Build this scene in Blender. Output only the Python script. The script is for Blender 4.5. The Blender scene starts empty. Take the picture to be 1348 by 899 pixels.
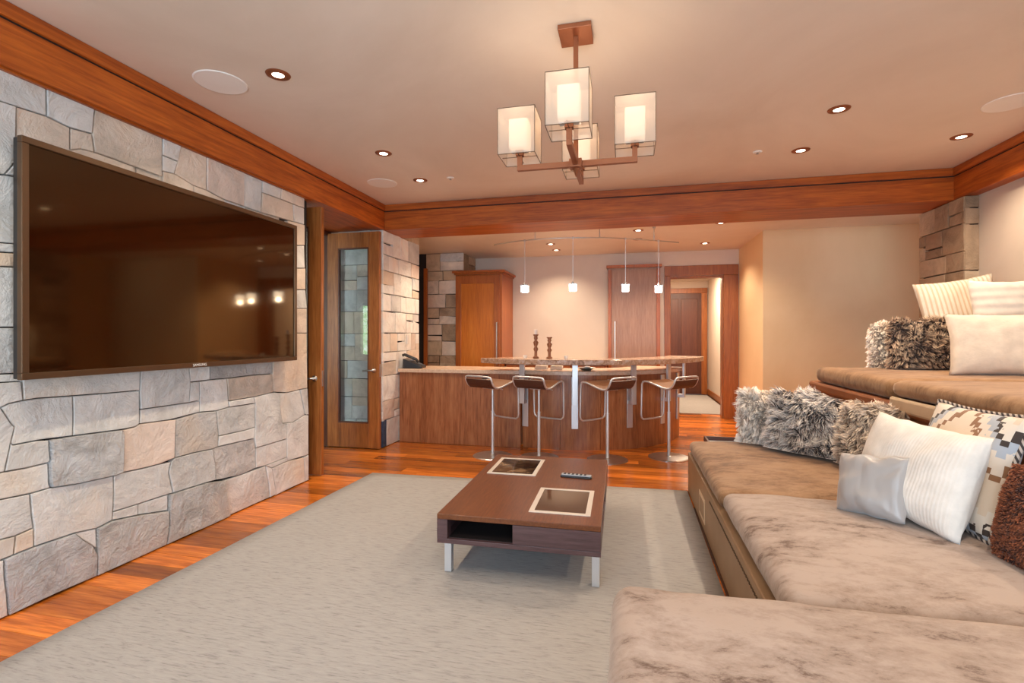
import bpy, bmesh, math, random
import numpy as np
from mathutils import Matrix, Vector, noise
R_ = math.radians
rnd = random.Random(11)
sc = bpy.context.scene
COL = sc.collection

# ------------------------------------------------------------------ camera
cam = bpy.data.cameras.new('camera'); camo = bpy.data.objects.new('camera', cam); COL.objects.link(camo)
camo.location = (0, 0, 1.25); camo.rotation_euler = (R_(90), 0, math.atan(153/655.0))
cam.sensor_fit = 'HORIZONTAL'; cam.sensor_width = 36; cam.lens = 655/1348*36; cam.shift_y = -7.5/1348
cam.clip_start = 0.02
sc.camera = camo
# ------------------------------------------------------------------ world, daylight, exposure
w = bpy.data.worlds.new('world'); sc.world = w; w.use_nodes = True
w.node_tree.nodes['Background'].inputs[0].default_value = (0.75, 0.88, 1.0, 1)
w.node_tree.nodes['Background'].inputs[1].default_value = 1.2
def area(name, loc, rot, sx, sy, power, col):
    l = bpy.data.lights.new(name, 'AREA'); l.shape = 'RECTANGLE'; l.size = sx; l.size_y = sy
    l.energy = power; l.color = col
    o = bpy.data.objects.new(name, l); o.location = loc; o.rotation_euler = rot; COL.objects.link(o); return o
DAY = (0.67, 0.84, 1.0)
area('window_daylight', (-1.3, -1.93, 1.4), (R_(90), 0, 0), 1.9, 1.8, 98, DAY)
area('window_daylight', (1.3, -1.93, 1.4), (R_(90), 0, 0), 1.9, 1.8, 98, DAY)
area('window_daylight', (2.93, -0.85, 1.45), (R_(90), 0, R_(90)), 1.4, 1.6, 95, DAY)  # lamp for the added right-wall window, lights the television wall frontally
area('side_room_daylight', (-4.3, 1.53, 1.36), (R_(90), 0, 0), 0.5, 0.85, 45, DAY)
WARM = (1.0, 0.80, 0.58)
CAN_W, BAR_W, CHAND_W, PEND_W, HALL_W = 74, 66, 0.7, 1.6, 56
vs = sc.view_settings
vs.view_transform = 'Standard'; vs.look = 'None'; vs.exposure = 0.27; vs.gamma = 1.0; vs.use_curve_mapping = False
sc.cycles.use_denoising = True
sc.cycles.sample_clamp_indirect = 6.0
sc.cycles.max_bounces = 10; sc.cycles.diffuse_bounces = 6; sc.cycles.glossy_bounces = 5; sc.cycles.transparent_max_bounces = 24
sc.cycles.caustics_reflective = False; sc.cycles.caustics_refractive = False

# ------------------------------------------------------------------ materials
class NT:
    def __init__(s, name):
        s.m = bpy.data.materials.new(name); s.m.use_nodes = True
        s.t = s.m.node_tree; s.b = s.t.nodes['Principled BSDF']; s.out = s.t.nodes['Material Output']
    def n(s, typ, **kw):
        nd = s.t.nodes.new(typ)
        for k, v in kw.items():
            if k in nd.inputs: nd.inputs[k].default_value = v
            else: setattr(nd, k, v)
        return nd
    def l(s, a, b): s.t.links.new(a, b)
    def coord(s, kind='Object', scale=(1, 1, 1), rot=(0, 0, 0), jitter=False):
        if kind == 'Position':
            src = s.n('ShaderNodeNewGeometry').outputs['Position']
        else:
            src = s.n('ShaderNodeTexCoord').outputs[kind]
        mp = s.n('ShaderNodeMapping'); mp.inputs['Scale'].default_value = scale; mp.inputs['Rotation'].default_value = rot
        s.l(src, mp.inputs['Vector'])
        if jitter:
            oi = s.n('ShaderNodeObjectInfo'); mu = s.n('ShaderNodeMath', operation='MULTIPLY'); mu.inputs[1].default_value = 37.0
            s.l(oi.outputs['Random'], mu.inputs[0]); cb = s.n('ShaderNodeCombineXYZ')
            s.l(mu.outputs[0], cb.inputs[0]); s.l(mu.outputs[0], cb.inputs[1]); s.l(mu.outputs[0], cb.inputs[2])
            s.l(cb.outputs[0], mp.inputs['Location'])
        return mp.outputs['Vector']
    def noise(s, vec, scale, detail=4, rough=0.55, dist=0.0):
        nd = s.n('ShaderNodeTexNoise'); nd.inputs['Scale'].default_value = scale; nd.inputs['Detail'].default_value = detail
        nd.inputs['Roughness'].default_value = rough; nd.inputs['Distortion'].default_value = dist
        s.l(vec, nd.inputs['Vector']); return nd.outputs['Fac']
    def ramp(s, fac, stops, interp='LINEAR'):
        r = s.n('ShaderNodeValToRGB'); r.color_ramp.interpolation = interp
        el = r.color_ramp.elements
        while len(el) < len(stops): el.new(0.5)
        for e, (p, c) in zip(el, stops): e.position = p; e.color = (*c, 1)
        s.l(fac, r.inputs[0]); return r.outputs['Color']
    def mix(s, fac, a, b, mode='MIX'):
        m = s.n('ShaderNodeMix', data_type='RGBA', blend_type=mode)
        for sock, v in ((m.inputs[0], fac), (m.inputs[6], a), (m.inputs[7], b)):
            if isinstance(v, (int, float)): sock.default_value = v
            elif isinstance(v, tuple): sock.default_value = (*v, 1)
            else: s.l(v, sock)
        return m.outputs[2]
    def math(s, op, a, b=0.0):
        m = s.n('ShaderNodeMath', operation=op)
        for i, v in enumerate((a, b)):
            if isinstance(v, (int, float)): m.inputs[i].default_value = v
            else: s.l(v, m.inputs[i])
        return m.outputs[0]
    def bump(s, h, strength=0.3, dist=0.01, prev=None):
        b = s.n('ShaderNodeBump'); b.inputs['Strength'].default_value = strength; b.inputs['Distance'].default_value = dist
        s.l(h, b.inputs['Height'])
        if prev is not None: s.l(prev, b.inputs['Normal'])
        s.l(b.outputs[0], s.b.inputs['Normal']); return b.outputs[0]
    def set(s, **kw):
        for k, v in kw.items():
            k = k.replace('_', ' ')
            sock = s.b.inputs[k]
            if isinstance(v, tuple): sock.default_value = (*v, 1) if len(v) == 3 else v
            elif isinstance(v, (int, float)): sock.default_value = v
            else: s.l(v, sock)
        return s.m
def plain(name, col, rough=0.5, metal=0.0, **kw):
    return NT(name).set(Base_Color=col, Roughness=rough, Metallic=metal, **kw)
def emit(name, col, strength, base=(0.9, 0.9, 0.9)):
    return NT(name).set(Base_Color=base, Emission_Color=col, Emission_Strength=strength, Roughness=0.4)
def wood(name, dark, mid, light, axis='x', rough=0.35, fine=1.0, kind='Object', jitter=True, var=0.25, coat=0.0, bump=0.08):
    t = NT(name)
    lo, hi = 1.1*fine, 16.0*fine
    scl = {'x': (lo, hi, hi), 'y': (hi, lo, hi), 'z': (hi, hi, lo)}[axis]
    v = t.coord(kind, scl, jitter=jitter)
    a = t.noise(v, 1.0, 6, 0.6, 1.2)
    c = t.ramp(a, [(0.25, dark), (0.5, mid), (0.75, light)])
    scl2 = tuple(q*5 for q in scl)
    g = t.noise(t.coord(kind, scl2, jitter=jitter), 1.0, 3, 0.6, 0.3)
    c = t.mix(0.35, c, t.ramp(g, [(0.35, dark), (0.65, light)]), 'MIX')
    oi = t.n('ShaderNodeObjectInfo')
    vv = t.math('ADD', t.math('MULTIPLY', oi.outputs['Random'], var), 1.0-var*0.5)
    hs = t.n('ShaderNodeHueSaturation'); t.l(vv, hs.inputs['Value']); t.l(c, hs.inputs['Color'])
    t.bump(g, bump, 0.004)
    return t.set(Base_Color=hs.outputs[0], Roughness=rough, Coat_Weight=coat, Coat_Roughness=0.15)
def plaster(name, a, b, rough=0.55, sc_=0.9):
    t = NT(name); v = t.coord('Position')
    f = t.noise(v, sc_, 6, 0.6, 0.8); c = t.ramp(f, [(0.3, a), (0.7, b)])
    f2 = t.noise(v, 9, 4, 0.5); t.bump(f2, 0.06, 0.01)
    return t.set(Base_Color=c, Roughness=rough)
def stone(name, col, spread=0.10, rough=0.85, bs=0.6, bscale=7.0, bd=0.05):
    t = NT(name); v = t.coord('Position', jitter=True)
    f = t.noise(v, 3.5, 8, 0.65, 1.0)
    lo = tuple(max(0, c*(1-1.7*spread)-0.01) for c in col); hi = tuple(min(1, c*(1+1.3*spread)+0.02) for c in col)
    c = t.ramp(f, [(0.28, lo), (0.5, col), (0.72, hi)])
    s2 = t.noise(v, 2.0, 3, 0.5); c = t.mix(t.ramp(s2, [(0.55, (0, 0, 0)), (0.75, (1, 1, 1))]), c, tuple(min(1, q) for q in (col[0]*1.08, col[1]*0.96, col[2]*0.84)))
    oi = t.n('ShaderNodeObjectInfo'); hs = t.n('ShaderNodeHueSaturation')
    t.l(t.math('ADD', t.math('MULTIPLY', oi.outputs['Random'], 0.16), 0.92), hs.inputs['Value']); t.l(c, hs.inputs['Color'])
    b1 = t.bump(t.noise(v, bscale, 10, 0.68, 0.4), bs, bd)
    return t.set(Base_Color=hs.outputs[0], Roughness=rough)
def velvet(name, dark, mid, light, thr=0.5, scale=5.0):
    t = NT(name); v = t.coord('Object', (1.0, 1.9, 1.0), rot=(0, 0, 0.6))
    f = t.noise(v, scale*1.5, 10, 0.78, 0.15)
    big = t.noise(v, 2.2, 3, 0.5)
    ff = t.math('ADD', t.math('MULTIPLY', f, 0.68), t.math('MULTIPLY', big, 0.32))
    c = t.ramp(ff, [(thr-0.06, dark), (thr, mid), (thr+0.10, light)])
    t.bump(t.noise(v, 60, 3), 0.15, 0.004)
    return t.set(Base_Color=c, Roughness=0.75, Sheen_Weight=0.22, Sheen_Roughness=0.4, Sheen_Tint=(1.0, 0.88, 0.75))
def fabric(name, col, rough=0.9, wave=None, strength=0.3, sheen=0.2, stripe=None):
    t = NT(name); v = t.coord('Object')
    f = t.noise(v, 14, 5, 0.6)
    c = t.ramp(f, [(0.3, tuple(q*0.88 for q in col)), (0.7, tuple(min(1, q*1.06) for q in col))])
    if wave:
        wv = t.n('ShaderNodeTexWave', bands_direction=wave[0]); wv.inputs['Scale'].default_value = wave[1]; wv.inputs['Distortion'].default_value = wave[2]
        t.l(v, wv.inputs['Vector'])
        if stripe: c = t.mix(t.ramp(wv.outputs['Fac'], [(0.55, (0, 0, 0)), (0.75, (1, 1, 1))]), c, stripe)
        t.bump(wv.outputs['Fac'], strength, 0.01)
    else:
        t.bump(t.noise(v, 45, 4), strength, 0.006)
    return t.set(Base_Color=c, Roughness=rough, Sheen_Weight=sheen)
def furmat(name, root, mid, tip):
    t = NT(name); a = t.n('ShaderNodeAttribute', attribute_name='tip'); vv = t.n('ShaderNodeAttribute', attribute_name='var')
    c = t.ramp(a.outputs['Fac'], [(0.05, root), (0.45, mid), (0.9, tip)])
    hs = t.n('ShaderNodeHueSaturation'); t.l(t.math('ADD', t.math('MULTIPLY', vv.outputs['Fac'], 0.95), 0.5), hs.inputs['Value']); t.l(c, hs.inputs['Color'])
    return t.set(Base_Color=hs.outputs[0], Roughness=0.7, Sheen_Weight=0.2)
def glasspane(name, tint=(1, 1, 1), gloss=0.08):
    t = NT(name); t.t.nodes.remove(t.b)
    tr = t.n('ShaderNodeBsdfTransparent'); tr.inputs[0].default_value = (*tint, 1)
    gl = t.n('ShaderNodeBsdfGlossy'); gl.inputs['Roughness'].default_value = 0.01
    fr = t.n('ShaderNodeFresnel'); fr.inputs[0].default_value = 1.5
    ms = t.n('ShaderNodeMixShader'); t.l(fr.outputs[0], ms.inputs[0]); t.l(tr.outputs[0], ms.inputs[1]); t.l(gl.outputs[0], ms.inputs[2])
    t.l(ms.outputs[0], t.out.inputs[0]); return t.m
M = {}
M['ceiling'] = plaster('ceiling_plaster', (0.76, 0.63, 0.515), (0.88, 0.755, 0.64), 0.5, 0.75)
M['wall'] = plaster('wall_plaster', (0.82, 0.575, 0.32), (0.90, 0.67, 0.41), 0.6, 0.8)
M['barwall'] = plaster('bar_wall_plaster', (0.61, 0.51, 0.43), (0.67, 0.57, 0.485), 0.6, 0.8)
M['wall_pale'] = plaster('pale_wall_plaster', (0.56, 0.475, 0.40), (0.64, 0.55, 0.47), 0.6, 0.8)
B1 = ((0.17, 0.029, 0.002), (0.40, 0.080, 0.007), (0.60, 0.155, 0.016))
M['beam_x'] = wood('beam_wood_across', *B1, axis='x', rough=0.42, fine=0.8)
M['beam_y'] = wood('beam_wood_along', *B1, axis='y', rough=0.42, fine=0.8)
M['plank'] = wood('floor_walnut', (0.19, 0.037, 0.004), (0.50, 0.128, 0.015), (0.78, 0.26, 0.04), axis='x', rough=0.22, kind='Position', var=0.95, fine=0.9)
M['floor_base'] = wood('subfloor_walnut', (0.05, 0.018, 0.008), (0.09, 0.03, 0.012), (0.12, 0.05, 0.02), axis='x', rough=0.6)
M['door_wood'] = wood('door_walnut', (0.14, 0.036, 0.007), (0.31, 0.095, 0.019), (0.46, 0.17, 0.042), axis='z', rough=0.36)
M['bar_wood'] = wood('bar_veneer', (0.14, 0.038, 0.013), (0.32, 0.105, 0.038), (0.48, 0.21, 0.09), axis='z', rough=0.3, fine=1.1, var=0.12)
M['casing'] = wood('casing_wood', (0.17, 0.043, 0.008), (0.32, 0.092, 0.017), (0.45, 0.155, 0.033), axis='z', rough=0.38, var=0.1)
M['cab_panel'] = wood('cabinet_cherry_panel', (0.44, 0.11, 0.012), (0.60, 0.17, 0.02), (0.70, 0.24, 0.035), axis='z', rough=0.3, var=0.05)
M['cab_wood'] = wood('cabinet_cherry', (0.25, 0.052, 0.007), (0.37, 0.095, 0.014), (0.48, 0.15, 0.028), axis='z', rough=0.35, var=0.12)
M['cab_brown'] = wood('cabinet_walnut', (0.25, 0.115, 0.06), (0.33, 0.165, 0.09), (0.42, 0.23, 0.135), axis='z', rough=0.35, fine=1.2, var=0.1)
M['dark_door'] = wood('hall_door_wood', (0.06, 0.014, 0.006), (0.10, 0.025, 0.010), (0.15, 0.045, 0.018), axis='z', rough=0.4)
M['table_top'] = wood('table_wenge', (0.075, 0.018, 0.005), (0.135, 0.038, 0.010), (0.20, 0.066, 0.018), axis='y', rough=0.33, fine=2.6, var=0.05, bump=0.02)
M['table_side'] = wood('table_wenge_edge', (0.05, 0.024, 0.024), (0.085, 0.043, 0.045), (0.12, 0.066, 0.066), axis='x', rough=0.35, fine=2.0, var=0.05)
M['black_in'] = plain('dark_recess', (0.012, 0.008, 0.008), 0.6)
M['mortar'] = plain('dark_joint', (0.03, 0.022, 0.018), 0.95)
for k, c, sp, bs, bq in (('q', (0.90, 0.85, 0.79), 0.12, 0.5, 6), ('c', (0.72, 0.70, 0.665), 0.13, 0.5, 6), ('w', (0.76, 0.63, 0.51), 0.12, 0.5, 6), ('t', (0.72, 0.61, 0.50), 0.18, 0.6, 6),
                     ('p', (0.74, 0.61, 0.52), 0.13, 0.5, 5), ('n', (0.68, 0.665, 0.635), 0.16, 0.6, 7), ('g', (0.70, 0.67, 0.64), 0.2, 0.8, 8),
                     ('r', (0.84, 0.82, 0.78), 0.24, 1.0, 9), ('b', (0.82, 0.83, 0.83), 0.27, 1.0, 9), ('d', (0.40, 0.28, 0.18), 0.2, 0.6, 7), ('y', (0.55, 0.42, 0.29), 0.16, 0.6, 6),
                     ('k', (0.05, 0.08, 0.16), 0.6, 0.8, 12)):
    M['stone_'+k] = stone('stone_'+k, c, sp, 0.85, min(1.0, bs+0.25), bq, 0.14 if k in 'br' else 0.075 if k in 'gk' else 0.05)
def rugmat():
    t = NT('woven_wool'); v = t.coord('Object', (13, 110, 5))
    f = t.noise(v, 1.0, 5, 0.7, 0.4); f2 = t.noise(t.coord('Object', (1, 1.3, 1)), 1.6, 3)
    c = t.ramp(f, [(0.30, (0.145, 0.135, 0.13)), (0.46, (0.335, 0.321, 0.31)), (0.7, (0.41, 0.392, 0.38))])
    c = t.mix(0.25, c, t.ramp(f2, [(0.3, (0.34, 0.33, 0.32)), (0.7, (0.42, 0.41, 0.40))]))
    t.bump(f, 0.35, 0.006)
    return t.set(Base_Color=c, Roughness=0.95, Sheen_Weight=0.1)
M['rug'] = rugmat()
M['velvet'] = velvet('taupe_velvet', (0.12, 0.07, 0.05), (0.30, 0.225, 0.185), (0.40, 0.315, 0.27), 0.45)
M['velvet_tan'] = velvet('tan_velvet', (0.17, 0.08, 0.03), (0.27, 0.14, 0.06), (0.36, 0.205, 0.10), 0.47)
def leather(name, a, b):
    t = NT(name); v = t.coord('Object'); f = t.noise(v, 3, 5, 0.6); t.bump(t.noise(v, 90, 3), 0.15, 0.003)
    return t.set(Base_Color=t.ramp(f, [(0.3, a), (0.7, b)]), Roughness=0.5)
M['leather'] = leather('tan_leather', (0.24, 0.145, 0.075), (0.33, 0.205, 0.115))
M['leather_pale'] = leather('pale_leather', (0.60, 0.44, 0.28), (0.68, 0.51, 0.34))
M['leather_rust'] = leather('rust_leather', (0.22, 0.065, 0.02), (0.32, 0.11, 0.035))
M['stitch'] = plain('dark_stitch', (0.09, 0.05, 0.025), 0.7)
M['steel'] = plain('brushed_steel', (0.62, 0.60, 0.58), 0.32, 1.0)
M['satin'] = plain('satin_aluminium', (0.70, 0.71, 0.73), 0.42, 0.75)
M['bronze'] = plain('copper_bronze', (0.33, 0.115, 0.05), 0.42, 0.6)
M['bezel'] = plain('bronze_bezel', (0.16, 0.10, 0.06), 0.35, 0.8)
M['screen'] = plain('black_glass_screen', (0.010, 0.003, 0.001), 0.06, 0.0, IOR=1.85, Specular_Tint=(1.0, 0.72, 0.42))
M['white'] = plain('white_enamel', (0.80, 0.77, 0.72), 0.5)
M['speaker'] = plain('ceiling_speaker_paint', (0.92, 0.87, 0.81), 0.7)
M['granite'] = None
def granite(name, cols, rough=0.25, scale=24):
    t = NT(name); v = t.coord('Position'); f = t.noise(v, scale, 8, 0.75, 0.6)
    return t.set(Base_Color=t.ramp(f, cols), Roughness=rough)
M['granite'] = granite('pink_granite', [(0.3, (0.52, 0.34, 0.22)), (0.5, (0.66, 0.47, 0.33)), (0.7, (0.74, 0.57, 0.43))])
M['granite_edge'] = granite('rough_granite', [(0.34, (0.10, 0.045, 0.025)), (0.48, (0.42, 0.23, 0.13)), (0.6, (0.55, 0.40, 0.33)), (0.7, (0.30, 0.27, 0.30))], 0.4, 17)
M['granite_top'] = granite('polished_granite', [(0.32, (0.40, 0.22, 0.13)), (0.5, (0.60, 0.42, 0.30)), (0.7, (0.70, 0.55, 0.43))], 0.15, 20)
M['can_lens'] = emit('lamp_lens', (1.0, 0.86, 0.68), 9.0)
M['bulb_glass'] = emit('lit_frosted_glass', (1.0, 0.70, 0.46), 0.78, (0.85, 0.75, 0.65))
M['pend_glass'] = emit('lit_pendant_glass', (1.0, 0.95, 0.88), 6.0)
def sheer():
    t = NT('sheer_shade_fabric'); t.set(Base_Color=(0.90, 0.80, 0.68), Roughness=0.9)
    tl = t.n('ShaderNodeBsdfTranslucent'); tl.inputs[0].default_value = (0.95, 0.82, 0.68, 1)
    tr = t.n('ShaderNodeBsdfTransparent')
    m1 = t.n('ShaderNodeMixShader'); m1.inputs[0].default_value = 0.5; t.l(t.b.outputs[0], m1.inputs[1]); t.l(tl.outputs[0], m1.inputs[2])
    m2 = t.n('ShaderNodeMixShader'); m2.inputs[0].default_value = 0.62; t.l(m1.outputs[0], m2.inputs[1]); t.l(tr.outputs[0], m2.inputs[2])
    t.l(m2.outputs[0], t.out.inputs[0]); return t.m
M['sheer'] = sheer()
M['shade_wire'] = plain('dark_shade_wire', (0.12, 0.07, 0.04), 0.5, 0.4)
M['pane'] = glasspane('clear_pane')
M['black'] = plain('black_plastic', (0.02, 0.018, 0.018), 0.35)
M['grey_plastic'] = plain('grey_plastic', (0.22, 0.24, 0.27), 0.35)
M['candle_wood'] = wood('turned_wood', (0.12, 0.035, 0.012), (0.26, 0.085, 0.03), (0.42, 0.17, 0.07), axis='z', rough=0.4)
M['wax'] = plain('candle_wax', (0.85, 0.74, 0.66), 0.5)
M['seat_leather'] = plain('stool_dark_walnut', (0.075, 0.028, 0.018), 0.4)
M['seat_top'] = plain('stool_seat_veneer', (0.27, 0.13, 0.065), 0.4)
M['foliage'] = None
def foliage():
    t = NT('sunlit_foliage_outside'); f = t.noise(t.coord('Position'), 14, 6, 0.7)
    c = t.ramp(f, [(0.35, (0.15, 0.40, 0.12)), (0.5, (0.5, 0.8, 0.5)), (0.65, (0.9, 1.0, 0.95))])
    return t.set(Base_Color=c, Emission_Color=c, Emission_Strength=7.0, Roughness=0.8)
M['foliage'] = foliage()

# ------------------------------------------------------------------ geometry helpers
class G:
    def __init__(s): s.v = []; s.f = []; s.mi = []
    def add(s, vs_, fs, mi=0):
        o = len(s.v); s.v += [tuple(p) for p in vs_]; s.f += [tuple(o+i for i in f) for f in fs]; s.mi += [mi]*len(fs); return s
    def box(s, x0, x1, y0, y1, z0, z1, mi=0):
        return s.add([(x0, y0, z0), (x1, y0, z0), (x1, y1, z0), (x0, y1, z0), (x0, y0, z1), (x1, y0, z1), (x1, y1, z1), (x0, y1, z1)],
                     [(0, 3, 2, 1), (4, 5, 6, 7), (0, 1, 5, 4), (1, 2, 6, 5), (2, 3, 7, 6), (3, 0, 4, 7)], mi)
    def lathe(s, prof, n=24, c=(0, 0, 0), mi=0, cap=True):
        vs_ = []; fs = []
        for r, z in prof:
            for k in range(n):
                a = 2*math.pi*k/n; vs_.append((c[0]+r*math.cos(a), c[1]+r*math.sin(a), c[2]+z))
        for i in range(len(prof)-1):
            for k in range(n):
                k2 = (k+1) % n; fs.append((i*n+k, i*n+k2, (i+1)*n+k2, (i+1)*n+k))
        if cap:
            fs.append(tuple(range(n))[::-1]); fs.append(tuple((len(prof)-1)*n+k for k in range(n)))
        return s.add(vs_, fs, mi)
    def tube(s, pts, r, n=8, mi=0, closed=False, sq=None):
        P = [Vector(p) for p in pts]; N = len(P); vs_ = []; fs = []
        up0 = None
        for i, p in enumerate(P):
            if closed: d = (P[(i+1) % N]-P[i-1]).normalized()
            else: d = (P[min(i+1, N-1)]-P[max(i-1, 0)]).normalized()
            if up0 is None:
                up0 = Vector((0, 0, 1)) if abs(d.z) < 0.9 else Vector((1, 0, 0))
            a = d.cross(up0)
            if a.length < 1e-4: a = d.cross(Vector((0, 1, 0.1)))
            a.normalize(); b = d.cross(a).normalized(); up0 = -b if b.dot(up0) < 0 else b
            b = up0; a = d.cross(b).normalized()
            ra, rb = sq if sq else (r, r)
            for k in range(n):
                t = 2*math.pi*(k+0.5)/n
                vs_.append(p+a*(math.cos(t)*ra)+b*(math.sin(t)*rb))
        M_ = N if closed else N-1
        for i in range(M_):
            j = (i+1) % N
            for k in range(n):
                k2 = (k+1) % n; fs.append((i*n+k, i*n+k2, j*n+k2, j*n+k))
        if not closed:
            fs.append(tuple(range(n))[::-1]); fs.append(tuple((N-1)*n+k for k in range(n)))
        return s.add(vs_, fs, mi)
    def prism(s, poly, z0, z1, mi=0, side_mi=None):
        n = len(poly); vs_ = [(x, y, z0) for x, y in poly]+[(x, y, z1) for x, y in poly]
        s.add(vs_, [tuple(range(n))[::-1], tuple(range(n, 2*n))], mi)
        o = len(s.v)-2*n
        for i in range(n):
            j = (i+1) % n; s.f.append((o+i, o+j, o+n+j, o+n+i)); s.mi.append(mi if side_mi is None else side_mi)
        return s
    def build(s, name, mat, parent=None, smooth=False, bevel=0.0, seg=2, loc=(0, 0, 0), fix=True):
        me = bpy.data.meshes.new(name); me.from_pydata(s.v, [], s.f)
        if fix:
            bm = bmesh.new(); bm.from_mesh(me); bmesh.ops.recalc_face_normals(bm, faces=bm.faces); bm.to_mesh(me); bm.free()
        mats = mat if isinstance(mat, (list, tuple)) else [mat]
        for m in mats: me.materials.append(M[m] if isinstance(m, str) else m)
        if len(mats) > 1: me.polygons.foreach_set('material_index', s.mi)
        if smooth: me.polygons.foreach_set('use_smooth', [True]*len(me.polygons))
        o = bpy.data.objects.new(name, me); COL.objects.link(o); o.location = loc
        if parent: o.parent = parent
        if bevel:
            b = o.modifiers.new('bevel', 'BEVEL'); b.width = bevel; b.segments = seg; b.limit_method = 'ANGLE'; b.angle_limit = R_(40)
        return o
def BX(name, b, mat, parent=None, bevel=0.0, loc=(0, 0, 0)): return G().box(*b).build(name, mat, parent, bevel=bevel, loc=loc)
def thing(name, label, cat, loc=(0, 0, 0), rz=0.0, group=None):
    o = bpy.data.objects.new(name, None); COL.objects.link(o); o.location = loc; o.rotation_euler = (0, 0, rz)
    o.empty_display_size = 0.1
    return tag(o, label, cat, group)
def tag(o, label, cat, group=None):
    o['label'] = label; o['category'] = cat
    if group: o['group'] = group
    return o
def struct(o, label=None):
    o['kind'] = 'structure'
    if label: o['label'] = label
    return o
def copy_tree(o, parent=None):
    c = o.copy(); COL.objects.link(c); c.parent = parent
    for ch in list(o.children): copy_tree(ch, c)
    return c
def spot(parent, loc, power, col, angle=120, blend=0.6, size=0.04):
    l = bpy.data.lights.new('lamp', 'SPOT'); l.energy = power; l.color = col; l.spot_size = R_(angle); l.spot_blend = blend; l.shadow_soft_size = size
    o = bpy.data.objects.new('lamp', l); COL.objects.link(o); o.parent = parent; o.location = loc; return o
def point(parent, loc, power, col, size=0.03):
    l = bpy.data.lights.new('bulb_light', 'POINT'); l.energy = power; l.color = col; l.shadow_soft_size = size
    o = bpy.data.objects.new('bulb_light', l); COL.objects.link(o); o.parent = parent; o.location = loc; return o

# ================================================================== SETTING
# ---- floor: dark subfloor, one object per board
floor = struct(BX('floor', (-5.3, 3.7, -2.0, 11.5, -0.15, -0.012), 'floor_base'), 'glossy reddish walnut plank floor')
plank_me = G().box(0, 1, 0, 1, 0, 1).build('plank_mesh', 'plank'); pm = plank_me.data; bpy.data.objects.remove(plank_me)
PW = 0.127
def planks(y0, rows, x0, x1, shrink=0.0):
    for r in range(rows):
        y = y0+r*PW; x = x0-rnd.uniform(0, 0.9)
        while x < x1-0.02:
            L = rnd.uniform(1.25, 2.3); a = max(x, x0); b = min(x+L, x1)
            if b-a > 0.05:
                o = bpy.data.objects.new('plank', pm); COL.objects.link(o); o.parent = floor
                o.location = (a+0.001, y+0.001, -0.012); o.scale = (b-a-0.002, PW-0.002, 0.012+rnd.uniform(-0.0006, 0.0006))
            x += L
planks(0.55, 26, -2.70, 0.46)
planks(0.55+26*PW, 12, -3.32, 2.75)
planks(0.55+38*PW, 2, -2.66, 2.75)
planks(0.55+40*PW, 9, -0.2, 2.75)
planks(0.55+49*PW, 14, -0.1, 1.62)

# ---- stone courses
def inset(poly, d):
    n = len(poly); A = sum(poly[i][0]*poly[(i+1) % n][1]-poly[(i+1) % n][0]*poly[i][1] for i in range(n))
    sgn = 1 if A > 0 else -1; out = []
    for i in range(n):
        p = Vector(poly[i]); a = Vector(poly[i-1]); b = Vector(poly[(i+1) % n])
        e1 = (p-a); e2 = (b-p)
        if e1.length < 1e-6 or e2.length < 1e-6: out.append(tuple(p)); continue
        e1.normalize(); e2.normalize()
        n1 = Vector((-e1.y, e1.x))*sgn; n2 = Vector((-e2.y, e2.x))*sgn
        m = n1+n2
        if m.length < 1e-3: m = n1
        else: m = m/max(0.5, m.length_squared/2)
        q = p+m*d; out.append((q.x, q.y))
    return out
def rough_poly(poly, seed, amp, step):
    out = []
    n = len(poly)
    for i in range(n):
        p = Vector(poly[i]); q = Vector(poly[(i+1) % n]); L = (q-p).length; k = max(1, min(3, int(L/step)))
        for j in range(k):
            t = j/k; v = p.lerp(q, t)
            if j: v = v+Vector((noise.noise((v.x*9+seed, v.y*9, 1.3)), noise.noise((v.x*9, v.y*9+seed, 7.1))))*amp
            out.append((v.x, v.y))
    return out
def add_stone(parent, poly, kind, to3d, proud=0.0, gap=0.003, amp=0.008):
    s = rnd.uniform(0, 50)
    q0 = inset(rough_poly(poly, 0.0, amp, 0.14), gap); q1 = inset(q0, 0.003); n = len(q0)
    d = proud+rnd.uniform(-0.003, 0.004)
    g = G(); V = [to3d(a, b, -0.04) for a, b in q0]+[to3d(a, b, d-0.003) for a, b in q0]+[to3d(a, b, d) for a, b in q1]
    F = []
    for i in range(n):
        j = (i+1) % n; F += [(i, j, n+j, n+i), (n+i, n+j, 2*n+j, 2*n+i)]
    F.append(tuple(range(2*n, 3*n))); g.add(V, F)
    return g.build('stone', 'stone_'+kind, parent)
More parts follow.
